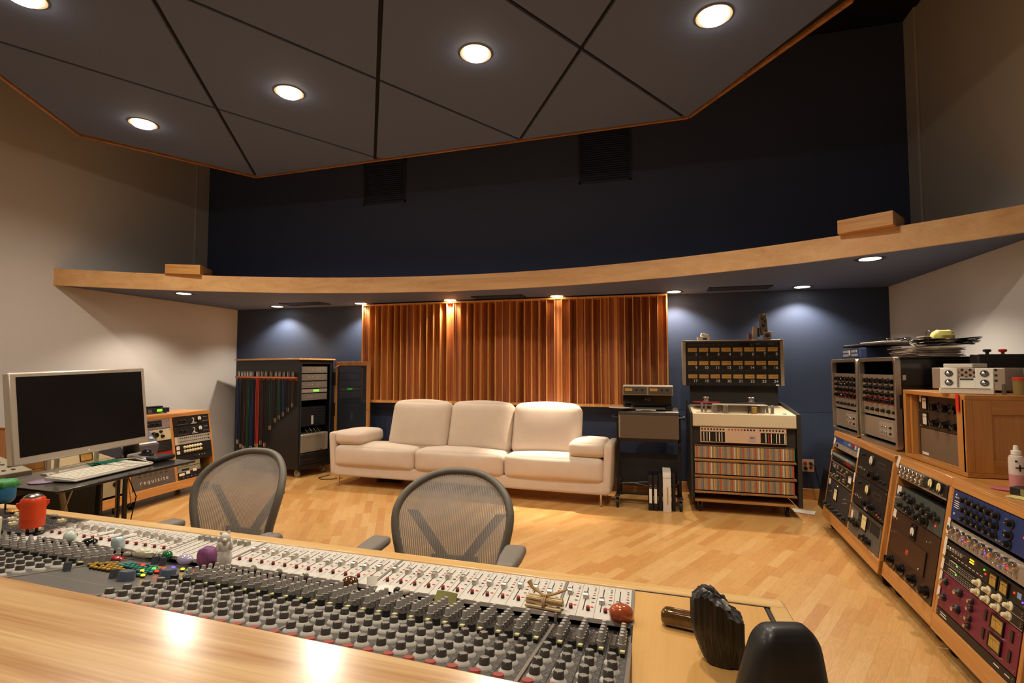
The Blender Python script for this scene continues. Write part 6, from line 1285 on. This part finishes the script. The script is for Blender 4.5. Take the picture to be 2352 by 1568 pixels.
# white figurine: a sitting animal with folded arms
o = thing('animal_figurine', 'small white figurine of a sitting animal beside the purple crystal', 'figurine', (-1.158, 1.195, GZ), rz=radians(42)); WF = mat('alabaster', 'ddd6cb', .35)
MB().blob((0, 0, .03), (.019, .017, .032), 1, 18, 12).blob((0, -.002, .062), (.014, .013, .020), 1, 16, 10).build('body', WF, o)
hd_ = MB().blob((0, -.003, .088), (.0135, .013, .0125), 1, 16, 10).blob((0, -.016, .085), (.006, .007, .005), 1, 10, 8).blob((-.009, 0, .1), (.004, .003, .005), 1, 8, 6).blob((.009, 0, .1), (.004, .003, .005), 1, 8, 6); hd_.build('head', WF, o)
for s_ in (-1, 1): MB().blob((s_*.016, -.008, .065), (.005, .006, .014), 1, 10, 8).build('arm', WF, o); MB().blob((s_*.010, -.014, .008), (.008, .012, .008), 1, 10, 8).build('foot', WF, o)
stone('polished_stone', 'brown banded agate pebble below the middle fader strips', -.757, 1.188, GZ, (.022, .017, .013), mat('agate_brown', '5d3a1c', .12, coat=.8, noise=.7, nscale=70))
def scrap(lab, x, y, z, w, h, rz, tilt, mt, nm='paper_scrap', cat='paper'):
    M = Matrix.Translation((x, y, z)) @ Matrix.Rotation(rz, 4, 'Z') @ Matrix.Rotation(tilt, 4, 'X'); m = MB(M); vs = []
    for i in range(7):
        t = -1+i/3; zc = .006*(1-t*t)
        for yy in (-h/2, h/2):
            for k in (0, .0006): vs.append((t*w/2, yy, zc+k))
    fs = []
    for i in range(6): a = i*4; fs += [(a, a+4, a+6, a+2), (a+1, a+3, a+7, a+5), (a, a+1, a+5, a+4), (a+2, a+6, a+7, a+3)]
    fs += [(0, 2, 3, 1), (24, 25, 27, 26)]; m.add(vs, fs); return tag(m.build(nm, mt, smooth=False), lab, cat)
WP = mat('bright_paper', 'efe9df', .7)
scrap('curled white paper scrap standing at the gap beside the divider strip', -.700, 1.197, .802, .026, .034, .5, 1.0, WP); scrap('white paper scrap lying right of the curled one in the dark gap', -.655, 1.185, .797, .048, .02, .1, .3, WP)
scrap('folded olive green sticky note in the dark gap of the console', -.488, 1.172, .800, .056, .030, -.1, .9, mat('olive_note', '8c8a4c', .7), 'sticky_note', 'paper')
for x in (-1.70+.06, -1.64): pass
for i, (u, v, a) in enumerate(((-1.70, -.095, .9), (-1.645, -.098, .9), (-1.60, -.10, .8))):
    p = CM @ Vector(cp(u, v, FZ+.002)); scrap('strip of white tape on the left fader strips, %s of three' % ('first', 'second', 'last')[i], p.x, p.y, p.z, .012, .05, a-1.2, .0, WP, 'tape_strip', 'tape')
o = thing('toy_figure', 'tiny black and white figure lying in the dark gap of the console', 'toy', (-.612, 1.180, GZ)); MB().blob((.012, 0, .010), (.014, .009, .009), 1, 12, 8).build('white_body', WHT, o); MB().blob((-.008, 0, .009), (.010, .009, .009), 1, 12, 8).build('black_head', KB, o)
for i, (x, y) in enumerate(((-1.07, 1.205), (-.985, 1.203), (-.90, 1.20))):
    o = tag(MB().blob((x, y, GZ+.008), (.010, .008, .009), 1, 12, 8).build('glass_pebble', mat('smoky_glass', '8a8074', .08, coat=1)), 'small smoky glass pebble below the fader strips, %s of three' % ('left', 'middle', 'right')[i], 'stone', 'smoky pebbles in the dark gap')
# bundle of wooden sticks tied with twine
M = Matrix.Translation((-.252, 1.188, .803)) @ Matrix.Rotation(radians(-6), 4, 'Z')
o = thing('incense_bundle', 'bundle of pale wood sticks tied with twine at the foot of the faders', 'wood sticks', M=M); PW = [mat('pale_wood_a', 'd2b684', .7), mat('pale_wood_b', 'b8935c', .7), mat('pale_wood_c', 'e0cba0', .7)]; r_ = random.Random(2)
for i in range(14):
    y, z = r_.uniform(-.012, .012), r_.uniform(.0, .016); l = r_.uniform(.040, .045); MB(Matrix.Rotation(r_.uniform(-.05, .05), 4, 'Z')).box(-l, y-.003, z, l, y+.003, z+.004).build('stick', PW[i % 3], o, smooth=False)
MB().tube([(.0, .015*cos(a), .010+.013*sin(a)) for a in [2*pi*i/16 for i in range(16)]], .0018, 6, True).tube([(.004, .015*cos(a), .010+.013*sin(a)) for a in [2*pi*i/16 for i in range(16)]], .0018, 6, True).build('twine', mat('twine_red', 'c49a7a', .7), o)
MB().tube([(0, 0, .024), (-.015, .008, .028), (-.032, .012, .034), (-.042, .016, .046)], [.0035, .003, .004, .006], 6).tube([(0, 0, .024), (.018, .006, .027), (.038, .014, .034), (.052, .016, .040)], [.0035, .003, .003, .0015], 6).build('straw_bow', PW[1], o)
stone('shell', 'orange and brown patterned shell-like stone at the right end of the faders', -.078, 1.178, .794, (.027, .021, .020), mat('carnelian', 'b2552f', .12, coat=1, noise=.6, nscale=55), .9)
o = MB().blob((-.088, 1.166, .806), (.014, .012, .013), .7, 14, 10).build('dark_spot', mat('shell_dark', '2a1a1c', .3, noise=.8, nscale=200)); sh_ = [q for q in bpy.data.objects if q.name == 'shell'][0]; o.parent = sh_; o.matrix_parent_inverse = Matrix.Translation(-sh_.location)
# orange toy with silver top, globe toy, cylinder
o = thing('toy_figure', 'orange barrel-shaped toy with a silver top and black feet on the console', 'toy', (-1.985, 1.245, .80), rz=radians(57)); OG = mat('orange_plastic', 'd8461a', .35)
MB().lathe([(.028, .026), (.032, .028), (.033, .055), (.0335, .057), (.033, .059), (.034, .105), (.032, .118), (.026, .124)], 28).build('body', OG, o)
MB().lathe([(.026, .122), (.024, .128), (.014, .133), (.004, .134)], 24).build('silver_top', CHROME, o)
for s_ in (-1, 1):
    MB().prism([(s_*.030, .082), (s_*.041, .100), (s_*.041, .108), (s_*.030, .110)], -.006, .006, axis=1).build('arm', OG, o)
    MB().cyl((s_*.011, 0, .006), (s_*.011, 0, .028), .0045).build('leg', KB, o); MB().blob((s_*.015, -.004, .005), (.018, .014, .006), 1, 14, 8).build('foot', KB, o)
o = thing('toy_figure', 'blue and green rounded toy on thin legs at the left edge of the console', 'toy', (-2.44, 1.425, .80), rz=radians(60)); 
MB().blob((0, 0, .068), (.040, .036, .042), .6, 22, 12).build('blue_body', mat('toy_blue', '2c6c94', .45, noise=.3, nscale=25), o); MB().blob((0, 0, .100), (.044, .040, .018), .7, 20, 10, fn=lambda d: 1+.08*sin(d.x*7+d.y*5)).build('green_top', mat('toy_green', '3c8a48', .5, noise=.3, nscale=25), o)
for s_ in (-1, 1): MB().cyl((s_*.010, 0, 0), (s_*.010, 0, .030), .003).build('leg', KB, o)
MB().cyl((.04, .0, .085), (.052, 0, .095), .003).build('ear', mat('toy_green', '', .5), o)
tag(MB().lathe([(.020, 0), (.0215, .052), (.021, .056), (.015, .057), (.015, .046)], 24, c=(-2.10, 1.205, .80)).build('cream_cup', CREAM), 'small cream cylinder standing left of the orange toy', 'cup')
stone('polished_stone', 'amber-coloured flat stone at the left end of the armrest', -2.36, 1.415, .80, (.028, .018, .007), mat('amber_stone', 'c98a3c', .15, coat=.7))
tag(MB(Matrix.Translation((-1.93, 1.215, .8)) @ Matrix.Rotation(.2, 4, 'Z')).box(-.07, -.022, 0, .02, .020, .004).build('note_pad', WP, bev=.001), 'white note pad lying beside the feet of the orange toy', 'paper')
stone('polished_stone', 'grey pebble between cream switches near the armrest', -2.13, 1.405, .80, (.013, .010, .007), mat('pebble_grey', '6e6668', .3))
stone('polished_stone', 'red and blue enamel lozenge at the far edge of the master section', -1.50, 1.155, .797, (.022, .009, .006), mat('red_enamel', 'b8202c', .12, coat=1))
# on the right wing
def tour_mat():
    m = bpy.data.materials.new('tourmaline'); m.use_nodes = True; nt = m.node_tree; b = nt.nodes['Principled BSDF']; L = nt.links.new
    tc = N(nt, 'ShaderNodeTexCoord'); mp = N(nt, 'ShaderNodeMapping'); mp.inputs['Scale'].default_value = (260, 260, 9); L(tc.outputs['Object'], mp.inputs['Vector'])
    n1 = N(nt, 'ShaderNodeTexNoise', i_Scale=1.0, i_Detail=4.0); L(mp.outputs[0], n1.inputs['Vector'])
    cr = N(nt, 'ShaderNodeValToRGB'); e = cr.color_ramp.elements; e[0].position = .45; e[0].color = srgb('0d0a08'); e[1].position = .78; e[1].color = srgb('43331f'); L(n1.outputs['Fac'], cr.inputs[0]); L(cr.outputs[0], b.inputs['Base Color'])
    bp = N(nt, 'ShaderNodeBump', i_Strength=1.0, i_Distance=.004); L(n1.outputs['Fac'], bp.inputs['Height']); L(bp.outputs[0], b.inputs['Normal']); b.inputs['Roughness'].default_value = .42; return m
M = Matrix.Translation((.050, 1.178, .801)) @ Matrix.Rotation(radians(-12), 4, 'Z'); AMB = mat('tiger_eye', '5a3a0c', .06, coat=1, noise=.9, nscale=60)
tag(MB(M).cushion((0, 0, .017), (.09, .036, .034), .013).build('amber_bar', AMB, bev=0), 'polished dark amber bar lying beside the rough black rock', 'stone')
TOUR = tour_mat(); TOURT = mat('tourmaline_top', '4a4746', .6, noise=.9, nscale=140, bump=.8)
def rock():
    """upright striated crystal: stepped top, sides drawn in towards the foot"""
    m = MB(); rr = random.Random(21); seg, rg = 96, 18; vs = []
    def H(x):
        P = [(-1.1, .84), (-.86, .90), (-.62, .99), (-.15, 1.0), (.02, .92), (.34, .87), (.42, .76), (.62, .74), (.85, .70), (1.1, .62)]
        for (a, ha), (b, hb) in zip(P[:-1], P[1:]):
            if a <= x <= b: return .126*(ha+(hb-ha)*(x-a)/(b-a))
        return .08
    rad = []; v_ = 1.0
    for k in range(seg):
        if k % 3 == 0: v_ = 1+rr.uniform(-.07, .06)
        rad.append(v_+rr.uniform(-.012, .012))
    hj = [rr.uniform(-.003, .003) for k in range(seg)]
    for i in range(rg):
        t = i/(rg-1); s_ = .62+.38*min(1, t/.55)**.7; sh = .20*(1-min(1, t/.6))
        for k in range(seg):
            a = 2*pi*k/seg; e = .75; cx, sy = math.copysign(abs(cos(a))**e, cos(a)), math.copysign(abs(sin(a))**e, sin(a))
            vs.append(((cx*s_*rad[k]+sh)*.047, sy*s_*rad[k]*.032, (H(cx)+hj[k])*t))
    for q in (.78, .55, .32, .12):
        for k in range(seg):
            a = 2*pi*k/seg; e = .75; cx, sy = math.copysign(abs(cos(a))**e, cos(a))*q, math.copysign(abs(sin(a))**e, sin(a))*q
            vs.append((cx*.047, sy*.032, H(cx)+rr.uniform(-.0035, .004)+.004*(1-q)))
    n = rg+4
    for i in range(n-1):
        m.m(TOURT if i >= rg-1 else TOUR)
        for k in range(seg): m.f.append([i*seg+k, i*seg+(k+1) % seg, (i+1)*seg+(k+1) % seg, (i+1)*seg+k]); m.mi.append(m.cur)
    m.v = [Vector(p) for p in vs]; m.f.append([(n-1)*seg+k for k in range(seg)]); m.mi.append(m.cur); m.f.append(list(range(seg))[::-1]); m.mi.append(0)
    return m
m = rock(); m.M = Matrix.Translation((.106, 1.062, .8005)) @ Matrix.Rotation(radians(-8), 4, 'Z')
rk = tag(m.build('black_rock', None, smooth=False), 'rough ridged black crystal rock standing on the console\'s oak side', 'rock')
WC = mat('white_crust', 'b7aea2', .7)
for (x, y, z, r) in ((-.020, -.006, .127, .006), (-.010, -.012, .126, .005), (.014, -.008, .112, .007), (.006, -.018, .111, .006), (.020, -.016, .108, .005)):
    q = MB(m.M).blob((x, y, z), (r, r*.7, r*.9), .8, 8, 6, fn=lambda d: 1+.3*sin(d.x*9+d.z*7)).build('white_crust', WC, rk); q.matrix_parent_inverse = Matrix.Translation(-rk.location)
BST = mat('black_stone', '23211e', .42, coat=.08, noise=.8, nscale=22)
def taper(p):
    t = (p.z+.085)/.17; s_ = 1-.46*max(0, t)**1.5; return Vector((p.x*s_+.014*t, p.y*(1-.3*max(0, t)), p.z))
m = MB(Matrix.Translation((.178, .905, .801)) @ Matrix.Rotation(radians(14), 4, 'Z')).cushion((0, 0, .074), (.145, .080, .148), .030, bulge=.002, n=16, taper=taper)
tag(m.build('black_stone', BST), 'large polished black freestanding stone in the foreground', 'rock')
